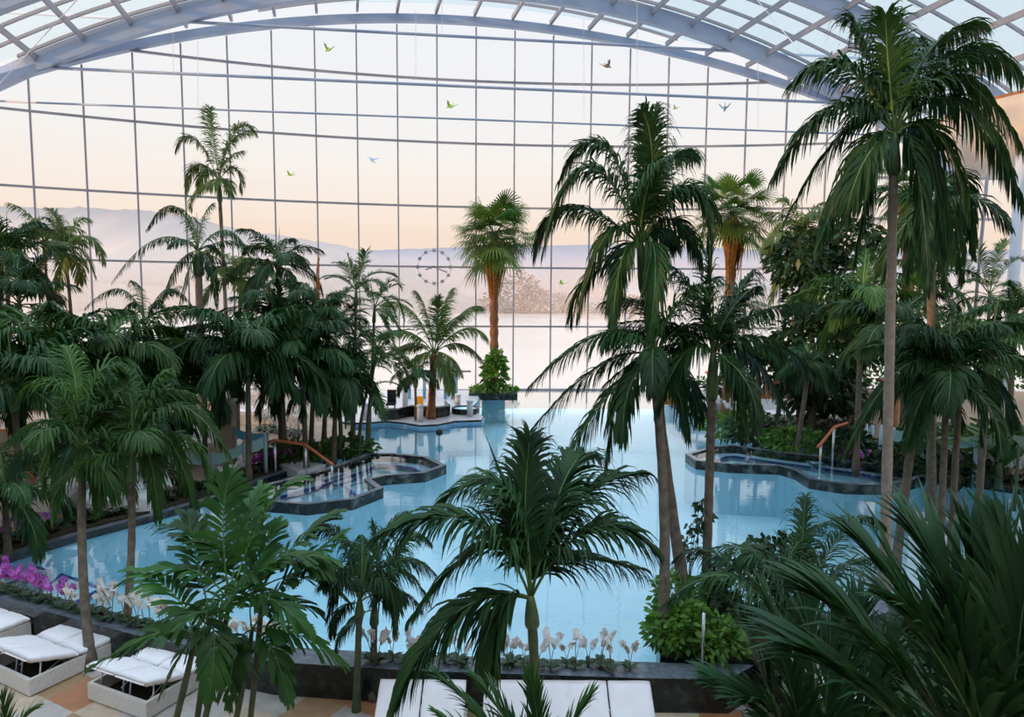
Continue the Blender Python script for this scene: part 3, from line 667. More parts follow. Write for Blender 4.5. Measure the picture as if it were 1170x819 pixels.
# twin front palms at left
palm('left one of the twin palms standing between the sun loungers and the pool at left','leafmid',PX(92,510,10.8),atz(105,765,0),fr=fr2(10.8,[((70,440),(20,452),-.4),((85,430),(72,395),.5),((110,430),(140,425),.5),((60,480),(8,505),.2),((65,500),(48,565),-.4),((120,490),(138,560),.2),((75,520),(62,590),.3),((108,520),(112,580),-.4)]),n=7,L=1.4,rad=.07,shaft=.55,seed=50,bow=-.12)
palm('right one of the twin palms between the sun loungers and the pool at left','leafmid',PX(152,515,11.0),atz(141,745,0),fr=fr2(11.0,[((200,462),(262,520),-.3),((185,448),(240,470),.6),((190,500),(220,575),-.2),((215,500),(240,570),.3),((128,470),(105,500),.4),((150,460),(135,420),.4),((170,455),(190,425),.2),((170,520),(180,590),-.5)]),n=6,L=1.35,rad=.065,shaft=.5,seed=51,bow=.1)
# pair of small palms at lower centre left
palm('small green-stemmed palm beside the sun loungers at lower centre, frontmost of two','adonidia_hi',PX(411,682,8.7),atz(407,812,0),fr=fr2(8.7,[((385,610),(352,612),0),((375,640),(330,665),-.3),((440,610),(468,588),.2),((450,640),(497,655),0),((395,660),(375,705),-.3),((440,660),(452,720),-.3)]),n=4,L=.95,rad=.05,trunk_m='trunk_green',shaft=.25,seed=52)
palm('small brown-stemmed palm beside the sun loungers at lower centre, rear of two','adonidia_hi',PX(428,688,9.3),atz(426,800,0),fr=fr2(9.3,[((455,650),(492,690),.2),((400,650),(372,672),.2),((430,640),(425,600),0),((460,620),(490,618),.5)]),n=4,L=.95,rad=.055,shaft=.3,seed=53)
# hero centre front palm
palm('nearest feather palm at lower centre with grey-green stem in front of the white loungers','hero',PX(606,678,7.0),Vector((PX(622,800,7.0).x,7.0,0)),fr=fr2(7.0,[((580,560),(500,575),.3),((540,595),(432,612),-.5),((565,620),(470,705),.3),((520,700),(450,812),-.6),((575,690),(560,770),-.4),((600,590),(605,505),.3),((650,580),(735,540),.4),((670,605),(745,625),-.2),((640,640),(735,650),.5),((590,600),(556,560),.9),((640,560),(668,520),.8)]),n=0,L=1.25,rad=.068,trunk_m='trunk_green',shaft=.35,seed=54)
hp=[q for q in COL.objects if q.get('label','').startswith('nearest feather palm')][0]
a,b,c=(PX(600,640,7.0)-hp.location,PX(583,570,7.05)-hp.location,PX(555,497,7.1)-hp.location)
for q in list(hp.children):
    if q.name.startswith('spear_leaf'): bpy.data.objects.remove(q)
mb=MB(); mb.tube([a,b,b.lerp(c,.6),c],[.012,.016,.012,.002],6); mb.build('spear_leaf','leaf',hp)
# trio in the front planter
palm('tall central feather palm with long grey trunk rising from the front planter','adonidia_hi',PX(731,275,10.6),atz(786,700,.6),fr=fr2(10.6,[((672,190),(620,290),-.2),((690,165),(640,205),.4),((650,235),(612,290),.4),((695,265),(662,360),-.3),((712,290),(700,370),-.5),((735,200),(752,122),.3),((745,190),(735,128),-.3),((775,215),(820,245),.3),((790,215),(812,310),-.4),((770,250),(800,300),.5),((748,290),(742,385),-.6),((760,190),(790,175),.8)]),n=3,L=1.6,rad=.092,shaft=.8,seed=55,bow=-.1)
palm('leaning feather palm in the front planter, its crown just below the tall central one','adonidia_hi',PX(748,400,10.2),atz(757,728,.6),fr=fr2(10.2,[((690,380),(606,440),-.3),((680,420),(600,500),.3),((680,470),(630,570),-.4),((710,440),(690,545),.2),((790,370),(830,395),.3),((735,350),(690,345),.5),((720,440),(712,500),-.6),((770,430),(785,500),.3)]),n=4,L=1.45,rad=.083,shaft=.6,seed=56,bow=.15)
palm('feather palm with green shaft and wide crown at right of the front planter','adonidia_hi',PX(815,400,10.4),atz(806,690,.6),fr=fr2(10.4,[((770,370),(700,370),.2),((790,330),(755,300),.5),((812,350),(815,275),0),((860,360),(925,345),.4),((870,385),(945,440),-.3),((850,400),(900,470),.3),((785,400),(752,465),-.4),((760,395),(690,440),.5),((835,420),(850,490),-.5),((835,350),(860,310),.7)]),n=3,L=1.5,rad=.078,shaft=.75,seed=57)
# tallest right palm
palm('tallest palm at right with huge drooping crown and slim grey trunk','adonidia_hi',PX(1022,150,11.8),Vector((PX(1010,700,11.8).x,11.8,.0)),fr=fr2(11.8,[((965,75),(905,95),.3),((990,60),(975,25),.6),((1015,70),(1012,20),-.3),((1060,60),(1118,25),.5),((1090,60),(1165,85),.2),((1085,85),(1168,170),-.4),((955,120),(885,200),-.3),((975,140),(900,245),.4),((985,170),(935,280),-.5),((1000,180),(975,300),.2),((1055,160),(1080,290),.3),((1070,150),(1105,240),-.3),((1045,180),(1060,310),-.6),((1095,115),(1168,235),.5),((1030,90),(1045,45),.9)]),n=2,L=2.1,rad=.092,trunk_m='trunk_pale',shaft=.7,seed=58)
palm('second tall palm right behind the tallest one, fronds hanging straight down','adonidia',PX(1064,235,14.5),ground(1076,15.5),fr=fr2(14.5,[((1085,220),(1100,320),.2),((1050,225),(1035,320),-.2),((1070,240),(1082,330),-.5),((1095,200),(1112,290),.6),((1055,250),(1058,330),-.8)]),n=4,L=1.9,rad=.1,shaft=.6,seed=59,lo=3)
# right twin stems and neighbours
palm('left of two slim green-shafted palms standing side by side at right of the pool','adonidia',PX(1082,425,12.6),ground(1090,12.6,.1),fr=fr2(12.6,[((1030,420),(965,520),-.3),((1040,395),(985,400),.4),((1060,440),(1035,510),-.5),((1070,390),(1050,365),.2),((1110,440),(1125,510),-.4)]),n=7,L=1.5,rad=.07,shaft=.75,seed=60,lo=1)
palm('right of two slim green-shafted palms standing side by side at right of the pool','adonidia',PX(1098,415,12.9),ground(1101,12.9,.1),fr=fr2(12.9,[((1130,390),(1172,420),0),((1130,375),(1170,370),.4),((1125,430),(1150,500),-.4),((1090,380),(1085,350),.2)]),n=7,L=1.5,rad=.07,shaft=.75,seed=61,lo=1)
palm('palm with brown leaning trunk just left of the two green-shafted palms','adonidia',PX(1052,425,13),ground(1036,13,.1),n=12,L=1.5,rad=.09,seed=62,lo=1)
palm('yellow-leaved palm with bare orange trunk in front of the dark tree at right','sunny',PX(916,268,25.5),ground(918,25.5),fr=fr2(25.5,[((895,255),(872,290),0),((900,300),(880,345),-.3),((905,240),(895,228),0),((925,245),(938,232),0),((940,265),(955,300),.3)]),n=8,L=1.9,rad=.13,trunk_m='trunk_orange',shaft=1.0,seed=63,lo=1)
palm('small upright palm in front of the white column at far right','areca',PX(1131,335,21.5),ground(1130,21.5),fr=fr2(21.5,[((1100,300),(1080,292),0),((1120,295),(1118,275),0),((1140,295),(1150,275),.2),((1155,300),(1172,300),0),((1110,320),(1085,340),.3),((1150,325),(1170,350),-.2)]),n=6,L=1.45,rad=.06,shaft=.3,seed=64,lo=1)
palm('small dark palm left of the ragged brown fan palm trunk','kentia',PX(851,345,24),ground(850,24),n=9,L=1.3,rad=.05,seed=65,lo=1)
for i,(u,v,Y,L,lb) in enumerate([(985,345,19.5,2.0,'broad soft green palm in the right grove just left of the tallest trunk'),(1020,375,18,1.9,'soft green palm in the right grove behind the tallest trunk'),(1130,400,15,1.8,'dark palm in the right grove near the right edge'),(1160,360,19,1.5,'palm at the right edge behind the white column foot'),(1050,330,22,1.7,'palm in the right grove between the two tall trunks')]):
    palm(lb,'leafmid' if i%2==0 else 'adonidia',PX(u,v,Y),ground(u,Y),n=14,L=L,rad=.085,seed=70+i,lo=.8)
for i,(u,v,Y,uB,lb) in enumerate([(842,410,26,848,'short palm on the right bank, leftmost of the row behind the orchids'),(866,402,24.5,872,'short palm on the right bank behind the dark bushes, second of the row'),(896,408,25,890,'short palm with leaning trunk on the right bank, third of the row'),(925,415,22,915,'short palm with pale foot on the right bank beside the orange handrail')]):
    palm(lb,'adonidia' if i%2 else 'leafmid',PX(u,v,Y),ground(uB,Y),n=11,L=1.25,rad=.085,trunk_m='trunk',shaft=.35,seed=80+i,lo=1)
# dark ficus tree
b=ground(930,24.5)
bushy('fig_tree','large dark leafy fig tree behind the right bank, between fan palm and tallest palm','tree',b,[((0,0,3.2),1.7,1.5,1.6,1500),((.4,0,5.2),1.5,1.4,1.4,1200),((-.6,.2,6.6),1.1,1.1,1.0,700),((1.2,.2,7.2),1.0,1.0,.9,600),((.6,.5,1.8),1.6,1.4,.9,800),((1.9,.2,4.2),1.2,1.2,1.6,700)],.3,'ficus',stem=[((0,0,0),(.1,0,3),.16,.11),((.1,0,2.8),(.8,0,6),.10,.05),((.1,0,2.8),(-.6,0,6),.09,.04)],seed=5,up=-.1)
# bushes on the right bank
for i,(u,Y,w,h,mt,lb) in enumerate([(838,24.8,1.1,.9,'shrub','bright green low bush at the water edge on the right bank'),(872,23.6,1.2,1.1,'ficus','dark green bush on the right bank behind the round pool bays'),(910,22.6,1.1,.8,'shrub','light green bush beside the orange handrail on the right bank'),(330,20.6,1.1,.6,'hedge','low green bush beside the orange handrail on the left bank'),(395,21.8,1.0,.5,'hedge','low bush at the foot of the bamboo-like clump'),(230,22.5,1.0,1.1,'hedge','dark rounded bush behind the left end of the cloth bridge'),(1050,19.8,1.0,.9,'ficus','dark bush behind the purple orchids on the right bank')]):
    p=ground(u,Y); bushy('bush',lb,'bush',p,[((0,0,h*.5),w,w*.7,h*.55,int(520*w))],.22,mt,stem=[((0,0,0),(0,0,h*.5),.03,.015)],seed=90+i)
# hedge rows further back on both sides
for i,(u0,u1,Y,h,lb) in enumerate([(20,215,30,1.3,'clipped green hedge along the glass at far left'),(790,900,33,1.2,'clipped hedge along the glass behind the right bank'),(950,1160,30,2.2,'tall green hedge behind the wooden pillars at right')]):
    a,b=ground(u0,Y),ground(u1,Y+1); r=random.Random(i); root=empty('hedge',(a+b)*.5,lb,'hedge'); mb=MB()
    for k in range(9): leaf_cloud(mb,(a-b)*.5*(1-k/4),abs(b.x-a.x)/14,.6,h*.55,230,.28,r)
    for v in range(len(mb.v)): mb.v[v]=(mb.v[v][0],mb.v[v][1],mb.v[v][2]+h*.5)
    mb.build('foliage','hedge',root,smooth=True)
for i,(u,Y,w,h,mt,lb) in enumerate([(975,21.3,.9,1.0,'ficus','dark rounded bush right of the terracotta handrail on the right bank'),(1070,21.5,1.3,1.1,'hedge','green bush behind the two green-shafted palms'),(1105,18.8,1.0,.8,'ficus','low dark bush behind the orchids at right edge, left of the banana plant'),(1140,20.5,1.5,1.4,'hedge','tall green bush behind the banana plant'),(955,25,1.4,1.3,'ficus','dark bush behind the tallest palm trunk on the right bank'),(100,21,1.6,1.1,'ficus','dark bush in the left grove behind the twin front palms'),(30,19,1.5,1.2,'ficus','dark bush in the left grove near the left edge'),(160,20,1.3,1.0,'hedge','green bush in the left grove left of the cloth bridge'),(205,24,1.4,.9,'ficus','dark low bush at the foot of the thick pale trunk')]):
    p=ground(u,Y); bushy('bush',lb,'bush',p,[((0,0,h*.5),w,w*.7,h*.55,int(480*w))],.24,mt,stem=[((0,0,0),(0,0,h*.5),.03,.015)],seed=140+i)
# ---- front planter with shrub
pc=atz(775,765,.0)
pl=[(pc.x-.42,9.3),(pc.x+1.1,9.15),(pc.x+1.9,10.6),(pc.x+1.0,11.3),(pc.x-.1,11.0)]
mb=MB(); mb.prism(pl,-.9,.56,0,1); struct('planter_curb',mb,['granite','soil'])
bushy('planter_shrub','bright green shrub filling the dark granite planter at the right end of the front rim','shrub',Vector((pc.x+.1,9.75,.56)),[((-.15,-.1,.25),.55,.5,.35,900),((.3,-.25,.15),.5,.4,.3,600),((-.05,.5,.4),.4,.5,.4,500)],.13,'shrub',stem=[((0,0,0),(0,0,.3),.02,.01)],seed=31)
bushy('planter_bush','dark leafy bush behind the bright shrub, under the fronds at right of the planter','bush',Vector((pc.x+1.3,10.4,.56)),[((0,0,.5),.8,.6,.6,1100),((.5,.2,.9),.6,.5,.4,500)],.16,'ficus',stem=[((0,0,0),(0,0,.6),.03,.015)],seed=32)
# sprig plant rising from the planter
b=Vector((PX(785,690,10.8).x,10.8,.56)); root=empty('young_sprig_plant',b,'thin young plant with sparse leaf whorls rising beside the planter palms','plant'); mb=MB(); lf=MB(); r=random.Random(3)
for (u,v) in ((800,572),(792,600),(782,615),(802,590)):
    t=PX(u,v,10.8)-b; mb.tube(bez(Vector((0,0,0)),Vector((t.x*.3,0,t.z*.6)),t,6),[.008]*4+[.005]*3,5); leaf_cloud(lf,t,.1,.08,.07,16,.15,r,up=-.1)
    leaf_cloud(lf,t*.7,.08,.08,.06,8,.12,r,up=-.1)
mb.build('stem','trunk_green',root); lf.build('foliage','ficus',root,smooth=True)
# ---- broad-leaf palm clump at lower left
def clump(name,label,stems,kind,trunk_m,rad,L):
    root=empty(name,stems[0][0],label,'palm'); sp=SP[kind]
    for i,(b,t,frs) in enumerate(stems):
        o=b-stems[0][0]; d=t-stems[0][0]
        mb=MB(); mb.tube(bez(o,o+(d-o)*.5+Vector((.03,0,.05)),d,8),[rad*1.2]+[rad]*5+[rad*.9,rad*.8,rad*.6],8); mb.build('stem',trunk_m,root,smooth=True)
        for j,(m,tp) in enumerate(frs):
            m=m-stems[0][0]; tp=tp-stems[0][0]; path=bez(d,m*2-(d+tp)*.5,tp,14); hz=Vector((tp.x-d.x,tp.y-d.y,0)); hz=hz.normalized() if hz.length>.05 else Vector((1,0,0))
            mb=MB(); Lf=sum((q-p).length for p,q in zip(path,path[1:]))
            frond(mb,path,Vector((-hz.y,hz.x,0)),sp['ll']*L,sp['lw']*L,max(7,int(sp['np']*Lf/L)),sp['rr']*L,seed=i*9+j,**fkw(sp)); mb.build('frond',[sp['leaf'],'rachis'],root,smooth=True)
    return root
Y=7.8
clump('broad_leaf_palm','clump of palms with broad ragged glossy leaflets at lower left, over the lounger backs',[
 (atz(228,815,0)+Vector((0,-.9,0)),PX(222,735,Y-.4),fr2(Y-.4,[((200,680),(150,650),.2),((190,720),(105,762),-.4),((235,700),(195,715),-.3),((260,690),(285,660),.4)])),
 (atz(262,815,0)+Vector((0,-1.0,0)),PX(262,690,Y),fr2(Y,[((240,620),(175,600),.3),((255,600),(262,545),.2),((300,590),(345,548),0),((215,650),(140,665),-.2),((310,640),(380,640),.2),((300,680),(352,720),-.4),((240,690),(190,720),-.3),((275,620),(300,560),.6)])),
 (atz(290,815,0)+Vector((0,-.8,0)),PX(288,720,Y+.2),fr2(Y+.2,[((320,690),(365,700),.3),((310,740),(330,800),-.3),((330,660),(390,610),.3),((270,740),(262,800),-.5),((290,660),(318,600),.5),((330,720),(395,760),0)])),
 (atz(245,815,0)+Vector((0,-.6,0)),PX(240,700,Y-.2),fr2(Y-.2,[((205,700),(160,740),.3),((225,640),(215,590),.4),((270,670),(320,640),-.4),((262,730),(300,775),.3),((215,735),(185,790),-.2),((245,730),(240,790),-.5)])),
 (atz(300,815,0)+Vector((0,-.5,0)),PX(300,670,Y+.5),fr2(Y+.5,[((330,640),(375,655),-.3),((340,620),(385,585),.3),((320,690),(345,740),.2),((290,620),(280,570),.3),((270,660),(230,665),.2),((350,660),(400,690),.4)])),
],'broad','trunk_green',.038,.95)
# ---- near palms at lower right and bottom
def nearplant(label,base,fr,Y,L,leaf='leaf_near',name='low_palm',kind='near'):
    root=empty(name,base,label,'palm'); sp=SP[kind]
    mb=MB(); mb.tube([(0,0,0),(0,0,.25)],[.12,.1],10); mb.build('trunk','trunk_green',root,smooth=True)
    for i,(o,m,t) in enumerate(fr):
        o=o-base; m=m-base; t=t-base; path=bez(o,m*2-(o+t)*.5,t,14); hz=Vector((t.x-o.x,t.y-o.y,0)); hz=hz.normalized() if hz.length>.05 else Vector((1,0,0))
        low=Vector((0,0,.15)); path=[low.lerp(o,k/6) for k in range(6)]+path; 
        mb=MB(); Lf=sum((q-p).length for p,q in zip(path,path[1:])); b6=sum((q-p).length for p,q in zip(path[:7],path[1:7]))
        frond(mb,path,Vector((-hz.y,hz.x,0)),sp['ll']*L,sp['lw']*L,sp['np'],sp['rr']*L,seed=i*5+int(base.x*10),**dict(fkw(sp),bare=6/20*1.0)); mb.build('frond',[leaf,'rachis'],root,smooth=True)
    return root
def fr3(lst): return [(PX(o[0],o[1],Yo),PX(m[0],m[1],(Yo+Yt)/2),PX(t[0],t[1],Yt)) for o,m,t,Yo,Yt in lst]
nearplant('nearest large palm at lower right with long stiff sword-like leaflets',Vector((1.85,2.9,1.6)),fr3([
 ((1140,900),(1060,730),(985,625),3.2,3.5),((1130,900),(1020,760),(930,680),3.1,3.3),((1150,900),(1100,720),(1040,600),3.2,3.7),((1150,900),(1125,740),(1110,610),3.2,3.5),((1155,900),(1150,740),(1150,610),3.2,3.3),((1165,900),(1180,740),(1200,610),3.2,3.3),((1120,900),(1000,800),(920,745),3.0,3.0),((1145,900),(1090,780),(1030,700),2.9,2.8),((1160,900),(1160,780),(1175,660),2.9,2.8),((1150,900),(1115,800),(1085,690),2.9,2.7)]),3.3,.95)
nearplant('dark stiff-leaved palm at lower right, left neighbour of the nearest large palm',Vector((1.25,3.6,1.3)),fr3([
 ((930,900),(905,770),(870,680),4.0,4.1),((925,900),(880,790),(850,715),4.0,3.9),((935,900),(930,770),(915,670),4.0,4.2),((930,900),(870,820),(820,780),3.9,3.9),((940,900),(965,770),(985,690),3.9,4.1),((935,900),(945,790),(950,690),3.8,3.8),((920,900),(890,830),(850,800),3.8,3.6),((945,900),(990,810),(1020,740),3.8,3.8),((930,900),(910,810),(890,740),3.8,3.6)]),4,.72)
mb=MB(); mb.box((1.9,3.0,.8),(2.6,1.9,1.6)); struct('planter_curb_right',mb,'granite')
mb=MB(); mb.prism([(2.35,4.2),(7.5,4.2),(8.5,10.6),(5.2,9.6),(2.75,8.0)],0,.3,0,1); struct('planter_curb_middle',mb,['granite','soil'])
for i,(x,y,w,h,lb) in enumerate(((3.3,7.0,.7,1.0,'dark undergrowth bush below the nearest palms at lower right, left one'),(4.3,8.4,.9,1.1,'dark undergrowth bush below the tallest palm trunk'),(4.9,6.6,.9,1.1,'dark undergrowth bush below the nearest palms at lower right, right one'),(6.4,9.3,1.0,1.0,'dark undergrowth bush at the right edge between pool and nearest palm'))):
    bushy('bush',lb,'bush',Vector((x,y,.3)),[((0,0,h*.45),w,w*.8,h*.55,900)],.24,'ficus',stem=[((0,0,0),(0,0,h*.5),.03,.015)],seed=120+i)
nearplant('fine-leaved green palm rising in front of the pool at lower right',Vector((PX(905,760,8).x,8.0,.3)),fr3([
 ((905,740),(900,640),(965,590),8,8.3),((905,740),(880,650),(850,640),8,8.0),((905,740),(840,660),(760,690),8,7.7),((905,740),(915,640),(920,570),8,8.3),((905,740),(950,660),(1000,640),8,7.8),((900,740),(870,640),(800,630),8,8.6),((905,740),(830,640),(770,640),8,8.4),((905,740),(960,610),(1010,600),8,8.6)]),8,1.1,kind='adonidia_hi')
nearplant('palm with upright narrow leaves poking in at the bottom edge below the nearest feather palm',Vector((PX(590,900,4.6).x,4.6,0)),fr3([
 ((600,930),(570,850),(500,770),4.6,4.7),((600,930),(590,850),(545,775),4.6,4.8),((605,930),(615,850),(605,770),4.6,4.8),((610,930),(645,850),(672,800),4.6,4.6),((600,930),(560,870),(500,815),4.6,4.4)]),4.6,.55,leaf='leaf_bright')
nearplant('small green palm tip at the lower left corner',Vector((PX(5,900,7.0).x,7.0,0)),fr3([
 ((5,880),(20,835),(38,812),7,7),((5,880),(5,830),(2,800),7,7),((5,880),(-15,835),(-30,815),7,7)]),7,.5,leaf='leaf_mid')
# ---- banana plant at right
b=ground(1150,18.2); root=empty('banana_plant',b,'wide-leaved bright green banana plant at the right edge behind the orchids','plant')
def paddle(mb,base,d,L,W,droop):
    rows=[]; p=base.copy(); dd=d.normalized(); side=dd.cross(ZUP).normalized()
    for i in range(11):
        t=i/10; w=W*math.sin(math.pi*min(1,t*.93+.05))**.7; rows.append([p-side*w+Vector((0,0,w*.25)),p,p+side*w+Vector((0,0,w*.25))]); dd=(dd+Vector((0,0,-droop/10))).normalized(); p=p+dd*(L/10)
    mb.quadstrip(rows)
r=random.Random(4)
mb=MB(); mb.tube([(0,0,0),(0,0,1.2)],[.12,.08],9); mb.build('stem','trunk_green',root,smooth=True)
for i in range(11):
    a=i*2.4; d=Vector((math.cos(a)*.7,math.sin(a)*.7,1.1)); mb=MB(); paddle(mb,Vector((0,0,.5+.06*i)),d,1.9,.27,1.6); mb.build('leaf','leaf_bright',root,smooth=True)
b=ground(1172,16.2); root=empty('philodendron',b,'dark broad-leaved plant hanging over the right end of the orchids','plant')
mb=MB(); mb.tube([(0,0,0),(0,0,1.7)],[.04,.03],8); mb.build('stem','trunk_green',root,smooth=True)
for i in range(9):
    a=i*2.4; d=Vector((math.cos(a),math.sin(a),.5)); mb=MB(); paddle(mb,Vector((math.cos(a)*.25,math.sin(a)*.25,1.5+.05*i)),d,.75,.22,1.4); mb.build('leaf','ficus',root,smooth=True)
# far shore tree clumps in the mist
mt=hazy('misty_tree',(.31,.262,.255),(.42,.37,.35),-1,26,.08)  # mist painted into the tree colour too
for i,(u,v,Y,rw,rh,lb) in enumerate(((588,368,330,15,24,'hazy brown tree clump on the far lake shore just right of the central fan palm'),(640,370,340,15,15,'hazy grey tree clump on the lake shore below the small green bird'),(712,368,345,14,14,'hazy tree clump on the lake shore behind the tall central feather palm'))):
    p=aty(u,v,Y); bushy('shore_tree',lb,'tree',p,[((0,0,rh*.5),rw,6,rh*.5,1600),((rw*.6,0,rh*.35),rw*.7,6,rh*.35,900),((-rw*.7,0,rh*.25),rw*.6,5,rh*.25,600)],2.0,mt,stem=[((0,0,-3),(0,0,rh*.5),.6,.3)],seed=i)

for pl,lb in ((leftb[:8],'low dark leafy ground cover along the left pool bank under the orchids'),(rightb[1:10],'low dark leafy ground cover along the right pool bank under the orchids')):
    mb=MB(); r=random.Random(9)
    for p in resample([Vector((q[0],q[1],BK+.14)) for q in outset(pl,-.72)],.13): leaf_cloud(mb,p,.12,.40,.10,16,.17,r,up=.4)
    tag(mb.build('ground_cover','orchid_leaf',smooth=True),lb,'ground cover',kind='stuff')
# ================================================================== ROUND POOL BAYS
def bay(label,px,ztop=.67):
    P=[axz(u,v,ztop) for u,v in px]; c=Vector((sum(p[0] for p in P)/len(P),sum(p[1] for p in P)/len(P),0))
    P=[(p[0]-c.x,p[1]-c.y) for p in P]; root=empty('whirlpool_basin',c,label,'pool basin')
    I=offset(P,.16)
    mb=MB(); mb.ring(P,I,.39,ztop,0,1); k=len(mb.m); mb.ring(P,I,-.9,.39,2); mb.build('stone_rim',['granite_mottled','granite_top','basin'],root)
    J=offset(P,.55); K=offset(P,1.0)
    mb=MB(); mb.ring(I,J,.1,.42); mb.build('bench','step',root)
    mb=MB(); mb.ring(J,offset(P,.61),.36,.432); mb.build('edge_tiles','bluetile',root)
    mb=MB(); mb.prism(J,.0,.28); mb.build('basin_floor','basin',root)
    mb=MB(); mb.v=[(p[0],p[1],ztop-.045) for p in I]; 
    ar=sum(I[i][0]*I[(i+1)%len(I)][1]-I[(i+1)%len(I)][0]*I[i][1] for i in range(len(I)))
    mb.f=[tuple(range(len(I))) if ar>0 else tuple(range(len(I)))[::-1]]; mb.m=[0]; mb.build('basin_water','water',root)
    return root
bl=bay('raised double-lobed whirlpool basin with dark stone rim jutting from the left bank',[(268,569),(350,576),(404,570),(438,557),(424,547),(441,543),(486,540),(510,531),(488,521),(450,517),(422,517),(395,527),(365,537),(330,546),(290,556)])
br=bay('raised double-lobed whirlpool basin with dark stone rim jutting from the right bank',[(783,518),(795,526),(833,530),(890,532),(908,537),(924,547),(965,553),(1009,554),(1040,549),(1058,543),(1043,537),(1005,530),(940,521),(896,516),(838,508),(815,509)])
def steps(px,z0,n,d,root):
    """short flight of tiled steps down into a bay"""
    for i in range(n):
        P=[axz(u+i*d[0],v+i*d[1],z0-i*.1) for u,v in px]; P=[(p[0]-root.location.x,p[1]-root.location.y) for p in P]
        mb=MB(); mb.prism(P,.0,z0-i*.1); o=mb.build('entry_step','step',root)
        mb=MB(); mb.ring(P,offset(P,.05),z0-i*.1-.05,z0-i*.1+.006); mb.build('edge_tiles','bluetile',o)
steps([(352,541),(372,536),(396,541),(372,549)],.50,2,(12,6),bl)
steps([(915,522),(935,521),(950,528),(928,531)],.50,2,(9,6),br)
mb=MB(); P=[axz(u,v,.60) for u,v in ((318,532),(345,528),(372,533),(340,541))]; mb.prism(P,.3,.66); struct('trim_3',mb,'granite_pale')
# ================================================================== ORCHIDS
def orchid_mesh(seed,pet,hgt=.34,nst=2,detail=True):
    r=random.Random(seed); L=MB(); S=MB(); B=MB()
    for i in range(6):
        a=i*2.4+r.uniform(-.3,.3); d=Vector((math.cos(a)*.75,math.sin(a)*.75,.9)); rows=[]; p=Vector((0,0,0)); dd=d.normalized(); sd=dd.cross(ZUP).normalized()
        for k in range(5):
            w=.032*math.sin(math.pi*min(1,(k+.4)/4.6)); rows.append([p-sd*w+Vector((0,0,w*.4)),p,p+sd*w+Vector((0,0,w*.4))]); dd=(dd+Vector((0,0,-.22))).normalized(); p=p+dd*.036
        L.quadstrip(rows)
    for s in range(nst):
        a=r.uniform(0,6.28); lean=Vector((math.cos(a),math.sin(a),0))*.05; h=hgt*r.uniform(.85,1.1)
        pts=bez(Vector((0,0,.02)),lean*.4+Vector((0,0,h*.8)),lean*2.2+Vector((0,0,h)),6); S.tube(pts,.0042,5)
        for k in range(6):
            q=pts[3].lerp(pts[6],(k+.7)/6) if k<5 else pts[6]; f=Vector((r.uniform(-1,1),r.uniform(-1,.2),r.uniform(-.2,.4))).normalized(); q=q+f*.012
            x=f.cross(ZUP).normalized(); y=x.cross(f)
            for j in range(5):
                an=math.pi/2+j*2*math.pi/5; d=x*math.cos(an)+y*math.sin(an); w=d.cross(f)
                z=.042 if j in (1,4) else .038
                B.strip([q,q+d*z*.55+f*.004,q+d*z],[w*.007,w*.021,w*.008])
    return L,S,B
def orchid_proto(seed,pet,label,group,hgt=.34,nst=2):
    L,S,B=orchid_mesh(seed,pet,hgt,nst); root=empty('orchid',(0,0,0),label,'orchid',group)
    L.build('leaves','orchid_leaf',root,smooth=True); S.build('stem','orchid_stem',root); B.build('blossoms',pet,root,smooth=True); return root
def row(pts,protos,step,jit,z,sc=1.0,seed=0):
    r=random.Random(seed); first=[True]*len(protos)
    for k,p in enumerate(resample([Vector((a[0],a[1],0)) for a in pts],step)):
        i=r.randrange(len(protos)); o=protos[i] if first[i] else copy_tree(protos[i]); first[i]=False
        o.location=(p.x+r.uniform(-jit,jit),p.y+r.uniform(-jit,jit),z); s=sc*r.uniform(.85,1.15); o.scale=(s,s,s); o.rotation_euler=(0,0,r.uniform(0,6.28))
def protos(seed,pet,label,group,n=3,**k): return [orchid_proto(seed+i,pet,label,group,**k) for i in range(n)]
nin=[Vector((*p,0)) for p in outset(near,-.14)]          # near[] runs right to left, so this lies on the rim top
def sub(pl,a,b):
    L=[Vector((p[0],p[1],0)) for p in pl]; S=resample(L,.05); n=len(S); return S[int(a*n):max(int(b*n),int(a*n)+2)]
rim=[Vector(((a[0]+b[0])/2,(a[1]+b[1])/2,0)) for a,b in zip(nl,rimo)]
def between(pl,u0,u1,z):
    """piece of a polyline whose projection lies between two image columns of the reference view"""
    out=[]
    for p in resample(pl,.04):
        d=p-Vector((0,0,H)); d.z=z-H; f=d.y*math.cos(TH)-d.z*math.sin(TH)
        u=CX+F*d.x/f
        if u0<=u<=u1: out.append(p)
    return out
row(between(rim,-70,84,RIM),protos(1,'petal_p','purple orchid on the near pool rim behind the left sun loungers','purple orchids on the near rim',hgt=.36,nst=2),.125,.05,RIM,1.25,1)
row(between(rim,88,330,RIM),protos(4,'petal_c','cream orchid on the near pool rim behind the left sun loungers','cream orchids on the near rim',hgt=.36),.15,.05,RIM,1.25,2)
row(between(rim,425,722,RIM),protos(7,'petal_w','white orchid on the near pool rim behind the central sun loungers','white orchids on the near rim'),.17,.07,RIM,1.25,3)
lb=outset(leftb[:8],-.55); lb2=outset(leftb[:8],-.95); rb=rightb[1:10]; rb1=outset(rb,-.5); rb2=outset(rb,-.85); rb3=outset(rb,-1.15)
V3=lambda pl:[Vector((p[0],p[1],0)) for p in pl]
zb=BK+.06
row(between(V3(lb),-60,66,zb),protos(11,'petal_p','purple orchid on the left bank near the left edge','purple orchids on the left bank',hgt=.42),.17,.08,zb,1.1,4)
for k,pl in enumerate((lb,lb2)): row(between(V3(pl),95,205,zb),protos(14+3*k,'petal_w','white orchid on the left bank in front of the white daybed','white orchids on the left bank',hgt=.42),.13,.07,zb,1.5,5+k)
